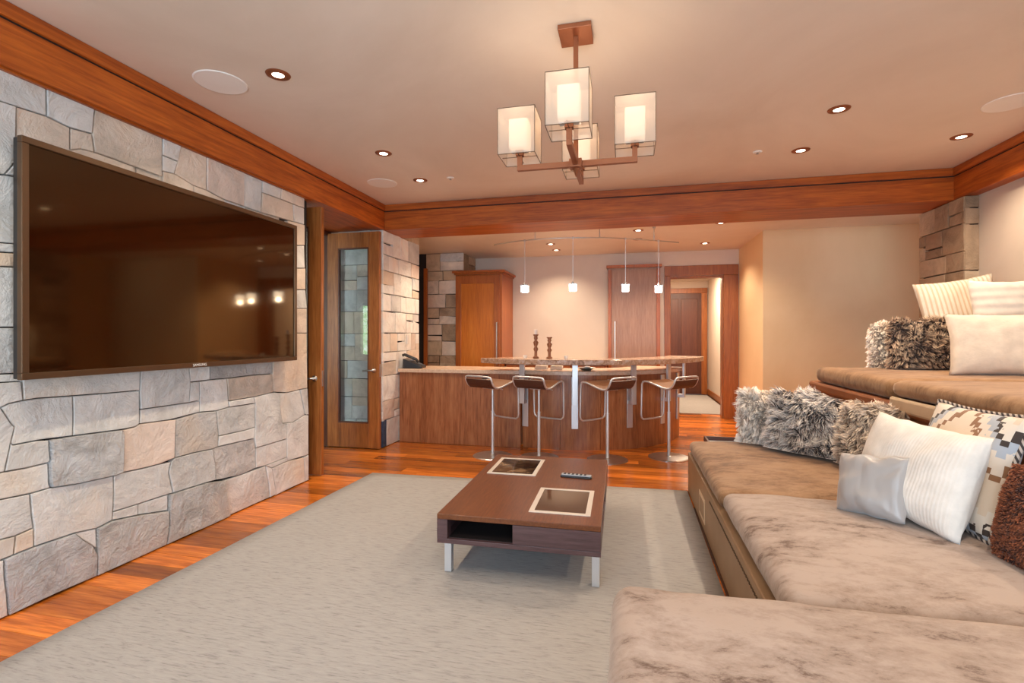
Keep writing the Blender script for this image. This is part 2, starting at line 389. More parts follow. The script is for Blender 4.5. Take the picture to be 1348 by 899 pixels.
STONES = """c 1.501,2.44 1.796,2.435 1.799,2.293 1.678,2.285 1.501,2.275;c 1.501,2.275 1.678,2.285 1.673,2.033 1.633,1.963 1.501,1.934;c 1.673,2.033 1.713,2.037 1.713,1.974 1.633,1.963;w 1.678,2.285 1.799,2.293 1.901,2.28 1.901,2.13 1.678,2.097;c 1.796,2.435 2.017,2.437 2.005,2.291 1.901,2.28 1.799,2.293;t 1.901,2.28 2.005,2.291 2.017,2.199 1.951,2.193 1.901,2.167;t 2.017,2.437 2.401,2.434 2.401,2.191 2.224,2.195 2.139,2.198 2.017,2.199 2.005,2.291;w 1.901,2.167 1.951,2.193 2.017,2.199 2.139,2.198 2.224,2.195 2.241,2.137 1.901,2.13;c 2.401,2.434 2.532,2.434 2.508,2.318 2.401,2.322;c 2.401,2.322 2.508,2.318 2.482,2.235 2.401,2.227;w 2.401,2.227 2.482,2.235 2.616,2.205 2.618,2.147 2.401,2.159;w 2.532,2.434 2.721,2.435 2.72,2.203 2.616,2.205 2.482,2.235;p 2.721,2.435 3.048,2.43 3.048,2.179 2.868,2.18 2.791,2.19 2.72,2.203;w 2.616,2.205 2.72,2.203 2.791,2.19 2.868,2.18 2.868,2.144 2.618,2.147;c 3.048,2.43 3.232,2.429 3.216,2.176 3.048,2.179;c 3.232,2.429 3.443,2.424 3.434,2.337 3.232,2.332;w 3.443,2.424 3.73,2.423 3.73,2.338 3.65,2.335 3.434,2.337;w 3.232,2.332 3.434,2.337 3.582,2.336 3.596,2.192 3.216,2.176;c 3.582,2.336 3.73,2.338 3.73,2.196 3.596,2.192;w 3.507,2.184 3.596,2.192 3.73,2.196 3.73,2.021 3.507,1.981;c 3.507,1.981 3.73,2.021 3.74,1.828 3.507,1.797;w 3.507,1.797 3.74,1.828 3.74,1.643 3.507,1.622;c 3.507,1.622 3.74,1.643 3.761,1.485 3.507,1.471;w 3.507,1.471 3.761,1.485 3.761,1.273 3.507,1.272;w 3.347,1.061 3.507,1.078 3.507,1.272 3.761,1.273 3.771,0.799 3.669,0.798 3.507,0.789 3.352,0.812 3.339,0.955;c 1.501,1.927 1.633,1.963 1.713,1.974 1.713,1.668 1.501,1.649;c 1.501,1.649 1.713,1.668 1.713,1.626 1.501,1.608;w 1.501,1.608 1.713,1.626 1.713,1.563 1.501,1.544;c 1.501,1.544 1.713,1.563 1.713,1.288 1.501,1.285;n 1.501,1.285 1.713,1.288 1.713,1.079 1.501,1.085;c 1.501,1.085 1.713,1.079 1.713,1.041 1.501,1.047;c 1.501,1.047 1.696,1.043 1.703,0.955 1.647,0.947 1.62,0.933 1.501,0.924;c 1.698,1.063 2.264,1.078 2.259,0.942 1.912,0.952 1.755,0.958 1.703,0.955;n 1.62,0.933 1.647,0.947 1.703,0.955 1.755,0.958 1.912,0.952 1.915,0.849 1.912,0.752 1.761,0.761 1.664,0.759 1.656,0.771 1.671,0.84 1.656,0.861;c 1.912,0.952 2.259,0.942 2.259,0.752 2.233,0.74 2.155,0.739 1.912,0.752 1.915,0.849;c 1.501,0.924 1.62,0.933 1.656,0.861 1.671,0.84 1.656,0.771 1.633,0.648 1.501,0.649;c 1.664,0.759 1.761,0.761 1.805,0.754 1.812,0.659 1.805,0.646 1.716,0.644 1.633,0.648 1.656,0.771;b 1.805,0.754 1.912,0.752 2.155,0.739 2.166,0.706 2.16,0.504 2.112,0.5 1.926,0.51 1.815,0.524 1.808,0.547 1.805,0.646 1.812,0.659;c 1.501,0.649 1.633,0.648 1.716,0.644 1.805,0.646 1.808,0.547 1.815,0.524 1.731,0.521 1.617,0.529 1.501,0.532;p 2.164,0.735 2.233,0.74 2.259,0.752 2.451,0.743 2.492,0.74 2.487,0.657 2.482,0.506 2.386,0.495 2.286,0.496 2.16,0.504 2.166,0.706;n 2.264,1.078 2.578,1.088 2.595,0.958 2.584,0.83 2.406,0.831 2.264,0.833 2.259,0.942;c 2.578,1.088 2.747,1.089 2.747,0.959 2.595,0.958;g 2.747,1.089 3.347,1.108 3.339,0.955 3.153,0.961 2.888,0.957 2.747,0.959;c 2.595,0.958 2.664,0.956 2.664,0.834 2.584,0.83;c 2.664,0.956 2.747,0.959 2.888,0.957 2.901,0.799 2.908,0.757 2.797,0.746 2.664,0.758 2.664,0.834;t 2.888,0.957 3.153,0.961 3.339,0.955 3.352,0.812 3.138,0.799 2.901,0.799;c 2.901,0.799 3.138,0.799 3.153,0.75 2.908,0.757;c 2.264,0.833 2.406,0.831 2.584,0.83 2.664,0.834 2.664,0.758 2.451,0.743 2.259,0.752;g 2.492,0.74 2.664,0.758 2.797,0.746 2.816,0.574 2.81,0.504 2.766,0.498 2.482,0.506 2.487,0.657;n 2.797,0.746 2.908,0.757 3.153,0.75 3.153,0.575 3.055,0.569 2.816,0.574;c 2.816,0.574 3.055,0.569 3.153,0.575 3.145,0.493 2.81,0.504;n 3.138,0.799 3.352,0.812 3.417,0.799 3.425,0.672 3.452,0.552 3.507,0.534 3.504,0.418 3.161,0.419 3.145,0.493 3.153,0.575 3.153,0.75;c 3.417,0.799 3.507,0.789 3.669,0.798 3.74,0.575 3.582,0.537 3.452,0.552 3.425,0.672;n 3.669,0.798 3.771,0.799 3.787,0.567 3.74,0.575;c 3.507,0.534 3.452,0.552 3.582,0.537 3.74,0.575 3.787,0.567 3.787,0.223 3.516,0.234 3.507,0.267 3.504,0.418;c 3.161,0.419 3.504,0.418 3.507,0.267 3.264,0.261 3.161,0.268;g 2.766,0.498 2.81,0.504 3.145,0.493 3.161,0.419 3.161,0.268 3.019,0.258 2.842,0.275 2.791,0.284 2.785,0.398;n 2.456,0.489 2.482,0.506 2.766,0.498 2.785,0.398 2.791,0.284 2.717,0.29 2.471,0.296 2.441,0.429;c 3.264,0.261 3.507,0.267 3.516,0.234 3.33,0.226;c 3.33,0.226 3.516,0.234 3.72,0.216 3.74,0.004 3.364,0.004 3.382,0.01;c 3.72,0.216 3.787,0.223 3.787,0.004 3.74,0.004;n 2.868,0.262 3.019,0.258 3.264,0.261 3.302,0.096 3.309,0.004 2.908,0.004 2.878,0.166;c 3.264,0.261 3.33,0.226 3.382,0.01 3.364,0.004 3.309,0.004 3.302,0.096;r 2.441,0.299 2.471,0.296 2.717,0.29 2.868,0.262 2.878,0.166 2.908,0.004 2.42,0.004 2.439,0.11;c 2.112,0.5 2.16,0.504 2.286,0.496 2.386,0.495 2.456,0.489 2.441,0.429 2.471,0.296 2.441,0.299 2.25,0.302 2.11,0.306 2.114,0.402;c 2.11,0.306 2.25,0.302 2.25,0.24 2.106,0.262;n 2.25,0.302 2.441,0.299 2.439,0.201 2.25,0.24;r 2.026,0.25 2.106,0.262 2.25,0.24 2.439,0.201 2.439,0.11 2.42,0.004 2.024,0.004;c 1.731,0.521 1.815,0.524 1.926,0.51 2.112,0.5 2.114,0.402 2.11,0.306 2.106,0.262 2.026,0.25 1.919,0.266 1.745,0.27 1.745,0.358 1.737,0.427;c 1.501,0.532 1.617,0.529 1.731,0.521 1.737,0.427 1.745,0.358 1.675,0.348 1.617,0.352 1.501,0.364;c 1.501,0.364 1.617,0.352 1.675,0.348 1.667,0.266 1.617,0.262 1.501,0.269;w 1.675,0.348 1.745,0.358 1.745,0.27 1.667,0.266;b 1.631,0.26 1.667,0.266 1.745,0.27 1.919,0.266 1.954,0.221 2.002,0.171 2.028,0.113 2.024,0.004 1.647,0.004 1.642,0.093 1.633,0.181;c 1.919,0.266 2.026,0.25 2.026,0.145 2.002,0.171 1.954,0.221;c 1.501,0.269 1.617,0.262 1.631,0.26 1.633,0.181 1.642,0.093 1.647,0.004 1.501,0.004"""
wall_left = struct(BX('wall_left', (-3.35, -2.715, -1.8, 3.795, 0.0, 2.45), 'mortar'), 'dry-stacked pale stone wall behind the television')
left3d = lambda a, b, d: (-2.6875+d, a, b)
for rec in STONES.split(';'):
    p = rec.split(' '); poly = [tuple(float(q) for q in v.split(',')) for v in p[1:]]
    add_stone(wall_left, poly, p[0], left3d, 0.012 if p[0] in 'br' else 0.0)
def courses(parent, a0, a1, b0, b1, to3d, kinds, rows=(0.14, 0.27), cols=(0.17, 0.42), gap=0.0022, jit=0.008):  # irregular coursed stonework
    b = b0
    while b < b1-0.01:
        h = rnd.uniform(*rows)
        if b+h > b1-0.09: h = b1-b
        a = a0; tilt = rnd.uniform(-0.008, 0.008)
        while a < a1-0.005:
            wd = rnd.uniform(*cols)
            if a+wd > a1-0.10: wd = a1-a
            j = lambda: rnd.uniform(-jit, jit)
            if h > 0.2 and rnd.random() < 0.3:
                m = b+h*rnd.uniform(0.35, 0.65)
                add_stone(parent, [(a, b), (a+wd, b), (a+wd, m+j()), (a, m+j())], rnd.choice(kinds), to3d, gap=gap)
                add_stone(parent, [(a, m), (a+wd, m), (a+wd, b+h), (a, b+h)], rnd.choice(kinds), to3d, gap=gap)
            else:
                add_stone(parent, [(a+j()*0.4, b), (a+wd, b), (a+wd+j()*0.4, b+h+j()*0.6), (a, b+h)], rnd.choice(kinds), to3d, gap=gap)
            a += wd
        b += h
courses(wall_left, 1.70, 3.44, 1.10, 2.22, lambda a, b, d: (-2.704+d, a, b), 'wct', (0.25, 0.32), (0.35, 0.6))
courses(wall_left, 0.55, 1.50, 0.004, 2.44, left3d, 'cccnwt', (0.2, 0.32), (0.25, 0.45))
wall_pier = struct(BX('wall_bar_left', (-3.35, -2.69, 5.085, 6.02, 0.0, 2.55), 'mortar'), 'pale stone pier between the glass door and the bar')
P2 = lambda a, b, d: (-2.655+d, a, b)
add_stone(wall_pier, [(5.055, 0.004), (5.15, 0.004), (5.15, 0.30), (5.055, 0.30)], 'k', P2)
add_stone(wall_pier, [(5.15, 0.004), (5.45, 0.004), (5.45, 0.31), (5.15, 0.30)], 'c', P2)
courses(wall_pier, 5.45, 6.04, 0.004, 0.305, P2, 'cn')
courses(wall_pier, 5.055, 6.04, 0.305, 2.43, P2, 'qqwqqcp', (0.15, 0.30), (0.13, 0.36), 0.0045, 0.02)
courses(wall_pier, 5.60, 6.04, 2.43, 2.55, P2, 'wy', (0.17, 0.30), (0.16, 0.34))
courses(wall_pier, -3.34, -2.66, 0.004, 2.43, lambda a, b, d: (a, 5.062-d, b), 'cnwnt', (0.2, 0.32), (0.2, 0.4))
wall_nook = struct(G().box(-3.4, -2.63, 7.40, 8.05, 0.0, 2.55).box(-2.63, -2.53, 7.40, 8.05, 2.27, 2.55).build('wall_bar_stone', 'mortar'), 'tan stone pier behind the tall cherry cabinet')
courses(wall_nook, -3.12, -2.615, 0.004, 2.27, lambda a, b, d: (a, 7.37-d, b), 'ytydw', (0.16, 0.27), (0.2, 0.34), 0.0045, 0.015); courses(wall_nook, -3.12, -2.50, 2.27, 2.545, lambda a, b, d: (a, 7.37-d, b), 'ytg', (0.2, 0.3), (0.2, 0.34))
courses(wall_nook, 7.40, 8.04, 2.27, 2.545, lambda a, b, d: (-2.51+d, a, b), 'yd', (0.16, 0.27), (0.2, 0.34))
wall_pr = struct(BX('wall_right_stone', (2.785, 3.05, 4.965, 5.60, 0.0, 2.55), 'mortar'), 'brown stone pier at the right end of the wood beam')
courses(wall_pr, 4.945, 5.62, 0.9, 2.43, lambda a, b, d: (2.755-d, a, b), 'ddyd', (0.15, 0.26), (0.2, 0.36), 0.0045, 0.015)
courses(wall_pr, 2.757, 2.87, 0.9, 2.43, lambda a, b, d: (a, 4.945-d, b), 'dyd', (0.2, 0.4), (0.06, 0.12), 0.004)

# ---- plastered walls and ceilings
struct(BX('ceiling', (-3.4, 3.05, -2.0, 5.10, 2.71, 2.82), 'ceiling'), 'smooth beige plaster ceiling')
struct(BX('ceiling_bar', (-3.4, 3.8, 5.58, 8.2, 2.55, 2.82), 'ceiling'), 'lower plaster ceiling over the bar')
struct(BX('ceiling_hall', (0.3, 1.8, 8.2, 11.5, 2.42, 2.55), 'barwall'))
struct(BX('ceiling_side_room', (-5.3, -3.35, 1.3, 5.6, 2.45, 2.55), 'barwall'))
struct(G().box(2.86, 3.0, -0.1, 4.955, 0, 2.71).box(2.86, 3.0, -1.8, -1.6, 0, 2.71).box(2.86, 3.0, -1.6, -0.1, 0, 0.6).box(2.86, 3.0, -1.6, -0.1, 2.3, 2.71).build('wall_right', 'wall_pale'), 'warm beige plaster wall beside the seating')
struct(BX('wall_bar_right', (1.62, 1.75, 6.69, 8.05, 0.0, 2.55), 'wall'))
struct(BX('wall_bar_front', (1.75, 3.75, 6.69, 6.80, 0.0, 2.55), 'wall'), 'broad beige plaster wall right of the bar')
struct(BX('wall_bar_end', (3.42, 3.52, 5.605, 6.69, 0.0, 2.55), 'wall'))
wbb = G(); wbb.box(-2.53, 0.62, 8.05, 8.2, 0, 2.55); wbb.box(0.62, 1.41, 8.05, 8.2, 2.17, 2.55); wbb.box(1.41, 1.75, 8.05, 8.2, 0, 2.55)
struct(wbb.build('wall_bar_back', 'barwall'), 'cream plaster wall behind the bar')
struct(BX('wall_bar_outer', (-3.5, -3.4, 6.02, 8.05, 0.0, 2.55), 'wall'))
struct(BX('wall_hall_right', (1.66, 1.76, 8.2, 11.3, 0.0, 2.45), 'barwall'))
struct(BX('wall_hall_left', (0.35, 0.45, 8.2, 11.3, 0.0, 2.45), 'barwall'))
struct(BX('wall_hall_end', (0.35, 1.76, 11.3, 11.4, 0.0, 2.45), 'barwall'))
struct(BX('wall_side_room_outer', (-5.3, -5.2, 1.4, 5.6, 0, 2.45), 'barwall'))
struct(BX('wall_side_room_far', (-5.2, -3.35, 5.4, 5.5, 0, 2.45), 'barwall'))
wsr = G(); wsr.box(-5.2, -4.93, 1.4, 1.5, 0, 2.45); wsr.box(-4.0, -3.35, 1.4, 1.5, 0, 2.45); wsr.box(-4.93, -4.0, 1.4, 1.5, 0, 0.9); wsr.box(-4.93, -4.0, 1.4, 1.5, 1.82, 2.45)
struct(wsr.build('wall_side_room_near', 'barwall'))
w3 = struct(BX('window_3', (-4.98, -3.95, 1.36, 1.38, 0.86, 1.86), 'foliage'), 'narrow side-room window with green leaves outside')
# wall behind the camera with two windows
wb = G()
for a, b in ((-3.35, -2.25), (-0.35, 0.35), (2.25, 3.0)): wb.box(a, b, -1.9, -1.8, 0, 2.71)
for a, b in ((-2.25, -0.35), (0.35, 2.25)): wb.box(a, b, -1.9, -1.8, 0, 0.45); wb.box(a, b, -1.9, -1.8, 2.35, 2.71)
struct(wb.build('wall_back', 'wall'))
for i, (a, b) in enumerate(((-2.25, -0.35), (0.35, 2.25))):
    g = G(); g.box(a, a+0.06, -1.89, -1.81, 0.45, 2.35); g.box(b-0.06, b, -1.89, -1.81, 0.45, 2.35); g.box(a+0.06, b-0.06, -1.89, -1.81, 0.45, 0.51); g.box(a+0.06, b-0.06, -1.89, -1.81, 2.29, 2.35)
    g.box((a+b)/2-0.025, (a+b)/2+0.025, -1.88, -1.82, 0.51, 2.29)
    wn = struct(g.build('window_%d' % (i+1), 'door_wood'))
    BX('pane', (a+0.06, (a+b)/2-0.025, -1.852, -1.848, 0.51, 2.29), 'pane', wn); BX('pane', ((a+b)/2+0.025, b-0.06, -1.852, -1.848, 0.51, 2.29), 'pane', wn)

w4 = struct(G().box(2.87, 2.95, -1.6, -1.54, 0.6, 2.3).box(2.87, 2.95, -0.16, -0.1, 0.6, 2.3).box(2.87, 2.95, -1.54, -0.16, 0.6, 0.66).box(2.87, 2.95, -1.54, -0.16, 2.24, 2.3).build('window_4', 'door_wood'))  # unseen window, added so that daylight strikes the television wall
BX('pane', (2.905, 2.909, -1.54, -0.16, 0.66, 2.24), 'pane', w4)
# ---- wood beams
t1 = struct(BX('trim_1', (-3.35, -2.648, -1.8, 5.10, 2.43, 2.632), 'beam_y', bevel=0.004), 'long cherry wood beam above the stone wall')
BX('crown', (-3.0, -2.632, -1.8, 5.30, 2.640, 2.708), 'beam_y', t1, 0.004); BX('bead', (-2.76, -2.668, -1.8, 3.80, 2.418, 2.431), 'beam_y', t1)
t2 = struct(BX('trim_2', (-2.70, 2.90, 5.088, 5.58, 2.43, 2.632), 'beam_x', bevel=0.004), 'cherry wood beam between the room and the bar')
BX('crown', (-2.64, 2.76, 5.072, 5.575, 2.640, 2.708), 'beam_x', t2, 0.004)
t3 = struct(BX('trim_3', (2.757, 3.05, -1.8, 5.10, 2.43, 2.632), 'beam_y', bevel=0.004), 'cherry wood beam above the right wall')
BX('crown', (2.742, 3.0, -1.8, 5.30, 2.640, 2.708), 'beam_y', t3, 0.004)
# shadow reveals behind the crown gaps
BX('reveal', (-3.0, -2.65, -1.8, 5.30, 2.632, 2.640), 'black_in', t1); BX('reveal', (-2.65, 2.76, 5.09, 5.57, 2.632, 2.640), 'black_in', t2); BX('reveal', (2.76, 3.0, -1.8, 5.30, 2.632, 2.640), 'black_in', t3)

# ---- open pair of glazed doors folded back against the jambs
def lever(parent, x, y, z, s):
    g = G(); g.lathe([(0.026, 0), (0.026, 0.006), (0.011, 0.008), (0.011, 0.04)], 16)
    for i, v in enumerate(g.v): g.v[i] = (x+v[0], y-v[2], z+v[1])
    g.tube([(x, y-0.04, z), (x-0.03*s, y-0.043, z), (x-0.11*s, y-0.043, z-0.004)], 0.008, 8)
    return g.build('handle', 'steel', parent, smooth=True)
def glazed_door(name, y, label):
    x0, x1, z0, z1, th = -3.30, -2.66, 0.008, 2.40, 0.042
    d = struct(G().box(x0, x0+0.13, y, y+th, z0, z1).build(name, 'door_wood', bevel=0.003), label)
    BX('stile', (x1-0.13, x1, y, y+th, z0, z1), 'door_wood', d, 0.003)
    BX('top_rail', (x0+0.13, x1-0.13, y, y+th, z1-0.17, z1), 'door_wood', d, 0.003)
    BX('bottom_rail', (x0+0.13, x1-0.13, y, y+th, z0, z0+0.27), 'door_wood', d, 0.003)
    BX('pane', (x0+0.12, x1-0.12, y+th/2-0.003, y+th/2+0.003, z0+0.26, z1-0.16), 'pane', d)
    b = G(); 
    for q in ((x0+0.13, x0+0.145), (x1-0.145, x1-0.13)): b.box(q[0], q[1], y+0.004, y+th-0.004, z0+0.27, z1-0.17)
    b.box(x0+0.145, x1-0.145, y+0.004, y+th-0.004, z0+0.27, z0+0.285); b.box(x0+0.145, x1-0.145, y+0.004, y+th-0.004, z1-0.185, z1-0.17)
    b.build('glazing_bead', 'dark_door', d)
    lever(d, x1-0.065, y, 0.87, 1); BX('latch_plate', (x1-0.001, x1+0.001, y+0.01, y+th-0.01, 0.80, 0.94), 'steel', d)
    return d
glazed_door('door_1', 3.925, 'near leaf of the open glazed wood doors, seen edge-on by the stone wall')
glazed_door('door_2', 4.985, 'far leaf of the open glazed wood doors, its tall pane facing the room')
g = G(); g.box(-3.40, -3.30, 3.80, 3.90, 0, 2.43); g.box(-3.40, -3.31, 5.03, 5.06, 0, 2.43); g.box(-3.40, -3.30, 3.80, 5.06, 2.38, 2.43)
struct(g.build('trim_4', 'dark_door'))
struct(BX('trim_5', (-3.14, -3.085, 7.32, 7.36, 0, 2.31), 'cab_wood'), 'narrow cherry door casing beside the tan stone')
# ---- doorway behind the bar and the hall door
g = G(); g.box(0.545, 0.635, 8.03, 8.07, 0, 2.17); g.box(1.40, 1.61, 8.03, 8.07, 0, 2.17)
t6 = struct(g.build('trim_6', 'casing', bevel=0.004), 'wide wood casing around the hall doorway')
BX('head_casing', (0.545, 1.61, 8.028, 8.07, 2.172, 2.325), 'casing', t6, 0.004)
g = G(); g.box(0.60, 0.64, 8.07, 8.22, 0, 2.17); g.box(1.385, 1.41, 8.07, 8.22, 0, 2.17); g.box(0.64, 1.385, 8.07, 8.22, 2.14, 2.17); g.build('jamb', 'casing', t6)
d3 = struct(BX('door_3', (0.64, 1.52, 11.25, 11.29, 0.005, 2.16), 'dark_door'), 'dark wood door at the end of the hall')
for a, b in ((0.72, 1.05), (1.11, 1.44)): BX('panel', (a, b, 11.235, 11.25, 0.2, 2.04), 'dark_door', d3, 0.006)
g = G(); g.box(1.52, 1.635, 11.24, 11.30, 0, 2.16); g.box(0.53, 0.64, 11.24, 11.30, 0, 2.16)
t7 = struct(g.build('trim_7', 'casing', bevel=0.004)); BX('head_casing', (0.53, 1.635, 11.238, 11.30, 2.162, 2.27), 'casing', t7, 0.004)
struct(BX('baseboard_bar', (1.60, 1.62, 6.67, 8.03, 0, 0.11), 'casing', bevel=0.004))
struct(BX('baseboard_hall', (1.638, 1.66, 8.24, 11.24, 0, 0.12), 'casing', bevel=0.004))
struct(BX('baseboard_wall', (1.62, 3.0, 6.67, 6.69, 0, 0.11), 'casing', bevel=0.004))

# ================================================================== THINGS
# ---- rug
g = G(); pts = [(-2.37, -0.6), (0.42, -0.6), (0.46, 4.185), (-2.25, 4.095)]
bmr = bmesh.new(); nx, ny = 24, 40; grid = []
for iy in range(ny+1):
    for ix in range(nx+1):
        u, v = ix/nx, iy/ny
        a = Vector(pts[0]).lerp(Vector(pts[1]), u); b = Vector(pts[3]).lerp(Vector(pts[2]), u); p = a.lerp(b, v)
        e = 0.004*noise.noise((p.x*3, p.y*3, 0)) if (ix in (0, nx) or iy in (0, ny)) else 0
        grid.append((p.x+e, p.y+e, 0.013+0.0015*noise.noise((p.x*2, p.y*2, 5))))
F = [(iy*(nx+1)+ix, iy*(nx+1)+ix+1, (iy+1)*(nx+1)+ix+1, (iy+1)*(nx+1)+ix) for iy in range(ny) for ix in range(nx)]
g.add(grid, F)
o = g.build('area_rug', 'rug', smooth=True); sm = o.modifiers.new('thick', 'SOLIDIFY'); sm.thickness = 0.011; sm.offset = -1
tag(o, 'large pale greige woven rug under the coffee table', 'rug')
g = G().box(0.50, 1.60, 8.42, 11.05, 0.0005, 0.010); tag(g.build('hall_runner', 'rug', bevel=0.003), 'pale runner rug on the hall floor beyond the doorway', 'rug')

# ---- television
tv = thing('television', 'large flat television hung on the stone wall', 'television', (-2.64, 2.56, 1.05))
X, Y0, Y1, Z0, Z1 = -2.59, 1.63, 3.49, 1.055, 2.13
L = lambda x, y, z: (x+2.64, y-2.56, z-1.05)
def LB(x0, x1, y0, y1, z0, z1): a = L(x0, y0, z0); b = L(x1, y1, z1); return (a[0], b[0], a[1], b[1], a[2], b[2])
BX('body', LB(-2.64, X-0.004, Y0+0.004, Y1-0.004, Z0+0.004, Z1-0.004), 'black', tv, 0.004)
BX('screen', LB(X-0.010, X-0.001, Y0+0.028, Y1-0.028, Z0+0.028, Z1-0.028), 'screen', tv)
g = G(); bw = 0.03
for b in ((Y0, Y1, Z0, Z0+bw), (Y0, Y1, Z1-bw, Z1)): g.box(*LB(X-0.02, X+0.008, *b))
for b in ((Y0, Y0+bw, Z0+bw, Z1-bw), (Y1-bw, Y1, Z0+bw, Z1-bw)): g.box(*LB(X-0.02, X+0.008, *b))
g.build('bezel', 'bezel', tv, bevel=0.003)
BX('wall_mount', LB(-2.70, -2.64, 2.36, 2.76, 1.45, 1.75), 'black', tv)
tc = bpy.data.curves.new('logo', 'FONT'); tc.body = 'SAMSUNG'; tc.size = 0.022; tc.align_x = 'CENTER'; tc.align_y = 'CENTER'; tc.extrude = 0.0006
to = bpy.data.objects.new('logo_tmp', tc); COL.objects.link(to); dg = bpy.context.evaluated_depsgraph_get()
me = bpy.data.meshes.new_from_object(to.evaluated_get(dg)); bpy.data.objects.remove(to)
me.materials.clear(); me.materials.append(M['white']); lo = bpy.data.objects.new('logo', me); COL.objects.link(lo); lo.parent = tv
lo.location = L(X+0.0088, 2.56, Z0+0.015); lo.rotation_euler = (R_(90), 0, R_(90))

# ---- coffee table
tb = thing('coffee_table', 'low dark wenge coffee table with metal legs on the rug', 'table', (-0.55, 3.05, 0.0145), R_(0.9))
hx, hy, zb, zt = 0.413, 0.652, 0.178, 0.326
BX('tabletop', (-hx, hx, -hy, hy, zt-0.026, zt), 'table_top', tb, 0.0015)
BX('bottom_panel', (-hx, hx, -hy, hy, zb, zb+0.024), 'table_side', tb, 0.0015)
g = G(); g.box(-hx, -hx+0.055, -hy, -hy+0.06, zb+0.024, zt-0.026); g.box(-hx, -hx+0.02, -hy+0.06, hy-0.30, zb+0.024, zt-0.026)
g.box(-0.02, 0.0, -hy+0.02, hy, zb+0.024, zt-0.026); g.box(-hx, hx, hy-0.02, hy, zb+0.024, zt-0.026)
g.box(hx-0.02, hx, -hy+0.03, -hy+0.16, zb+0.024, zt-0.026); g.box(hx-0.02, hx, -hy+0.75, hy-0.02, zb+0.024, zt-0.026)
g.build('carcass', 'table_side', tb)
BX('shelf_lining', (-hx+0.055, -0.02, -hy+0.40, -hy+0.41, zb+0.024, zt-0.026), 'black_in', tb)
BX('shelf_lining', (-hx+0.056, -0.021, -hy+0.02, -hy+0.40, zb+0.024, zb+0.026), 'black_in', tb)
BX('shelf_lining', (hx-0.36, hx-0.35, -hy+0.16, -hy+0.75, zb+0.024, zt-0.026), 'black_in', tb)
dr = BX('drawer', (-0.018, hx-0.001, -hy-0.001, -hy+0.028, zb+0.026, zt-0.028), 'table_side', tb, 0.001)
for sx in (-1, 1):
    for sy in (-1, 1):
        cx_, cy_ = sx*(hx-0.028)-(0 if sx > 0 else -0.005), sy*(hy-0.09)
        BX('leg', (cx_-0.019, cx_+0.019, cy_-0.019, cy_+0.019, 0.0, zb), 'satin', tb, 0.002)
def inlay(cx_, cy_, a, b, inner):
    f = G(); q = 0.026
    f.box(-a, a, -b, -b+q, 0, 0.003); f.box(-a, a, b-q, b, 0, 0.003); f.box(-a, -a+q, -b+q, b-q, 0, 0.003); f.box(a-q, a, -b+q, b-q, 0, 0.003)
    o = f.build('inlay_frame', 'satin_white', tb, loc=(cx_, cy_, zt)); BX('inlay_glass', (-a+q, a-q, -b+q, b-q, 0, 0.002), inner, o)
M['satin_white'] = plain('pale_metal_inlay', (0.72, 0.67, 0.60), 0.35, 0.3)
M['inlay_glass'] = plain('smoked_glass', (0.085, 0.045, 0.026), 0.06)
def photo_mat():
    t = NT('dark_printed_glass'); f = t.noise(t.coord('Object', (1, 1, 1)), 7, 5, 0.6, 1.0)
    return t.set(Base_Color=t.ramp(f, [(0.40, (0.012, 0.008, 0.007)), (0.52, (0.07, 0.04, 0.022)), (0.62, (0.24, 0.155, 0.09))]), Roughness=0.07)
M['photo'] = photo_mat()
inlay(-0.747+0.55, 3.39-3.05, 0.163, 0.213, 'photo'); inlay(-0.352+0.55, 2.73-3.05, 0.158, 0.208, 'inlay_glass')
# remote control
M['grey_light'] = plain('silver_grey_plastic', (0.36, 0.39, 0.43), 0.35)
rm = thing('remote_control', 'slim grey remote control lying on the coffee table', 'remote', (-0.325, 3.205, 0.3405), R_(-4))
g = G(); g.prism([(-0.10, -0.018), (-0.09, -0.024), (0.09, -0.024), (0.10, -0.018), (0.10, 0.018), (0.09, 0.024), (-0.09, 0.024), (-0.10, 0.018)], 0.0, 0.012); g.build('body', 'black', rm, bevel=0.003)
BX('face_plate', (-0.095, 0.095, -0.019, 0.019, 0.012, 0.020), 'grey_light', rm, 0.003)
for i in range(6):
    for j in (-1, 0, 1): BX('button', (-0.08+i*0.026, -0.066+i*0.026, j*0.011-0.003, j*0.011+0.003, 0.020, 0.0215), 'black', rm)

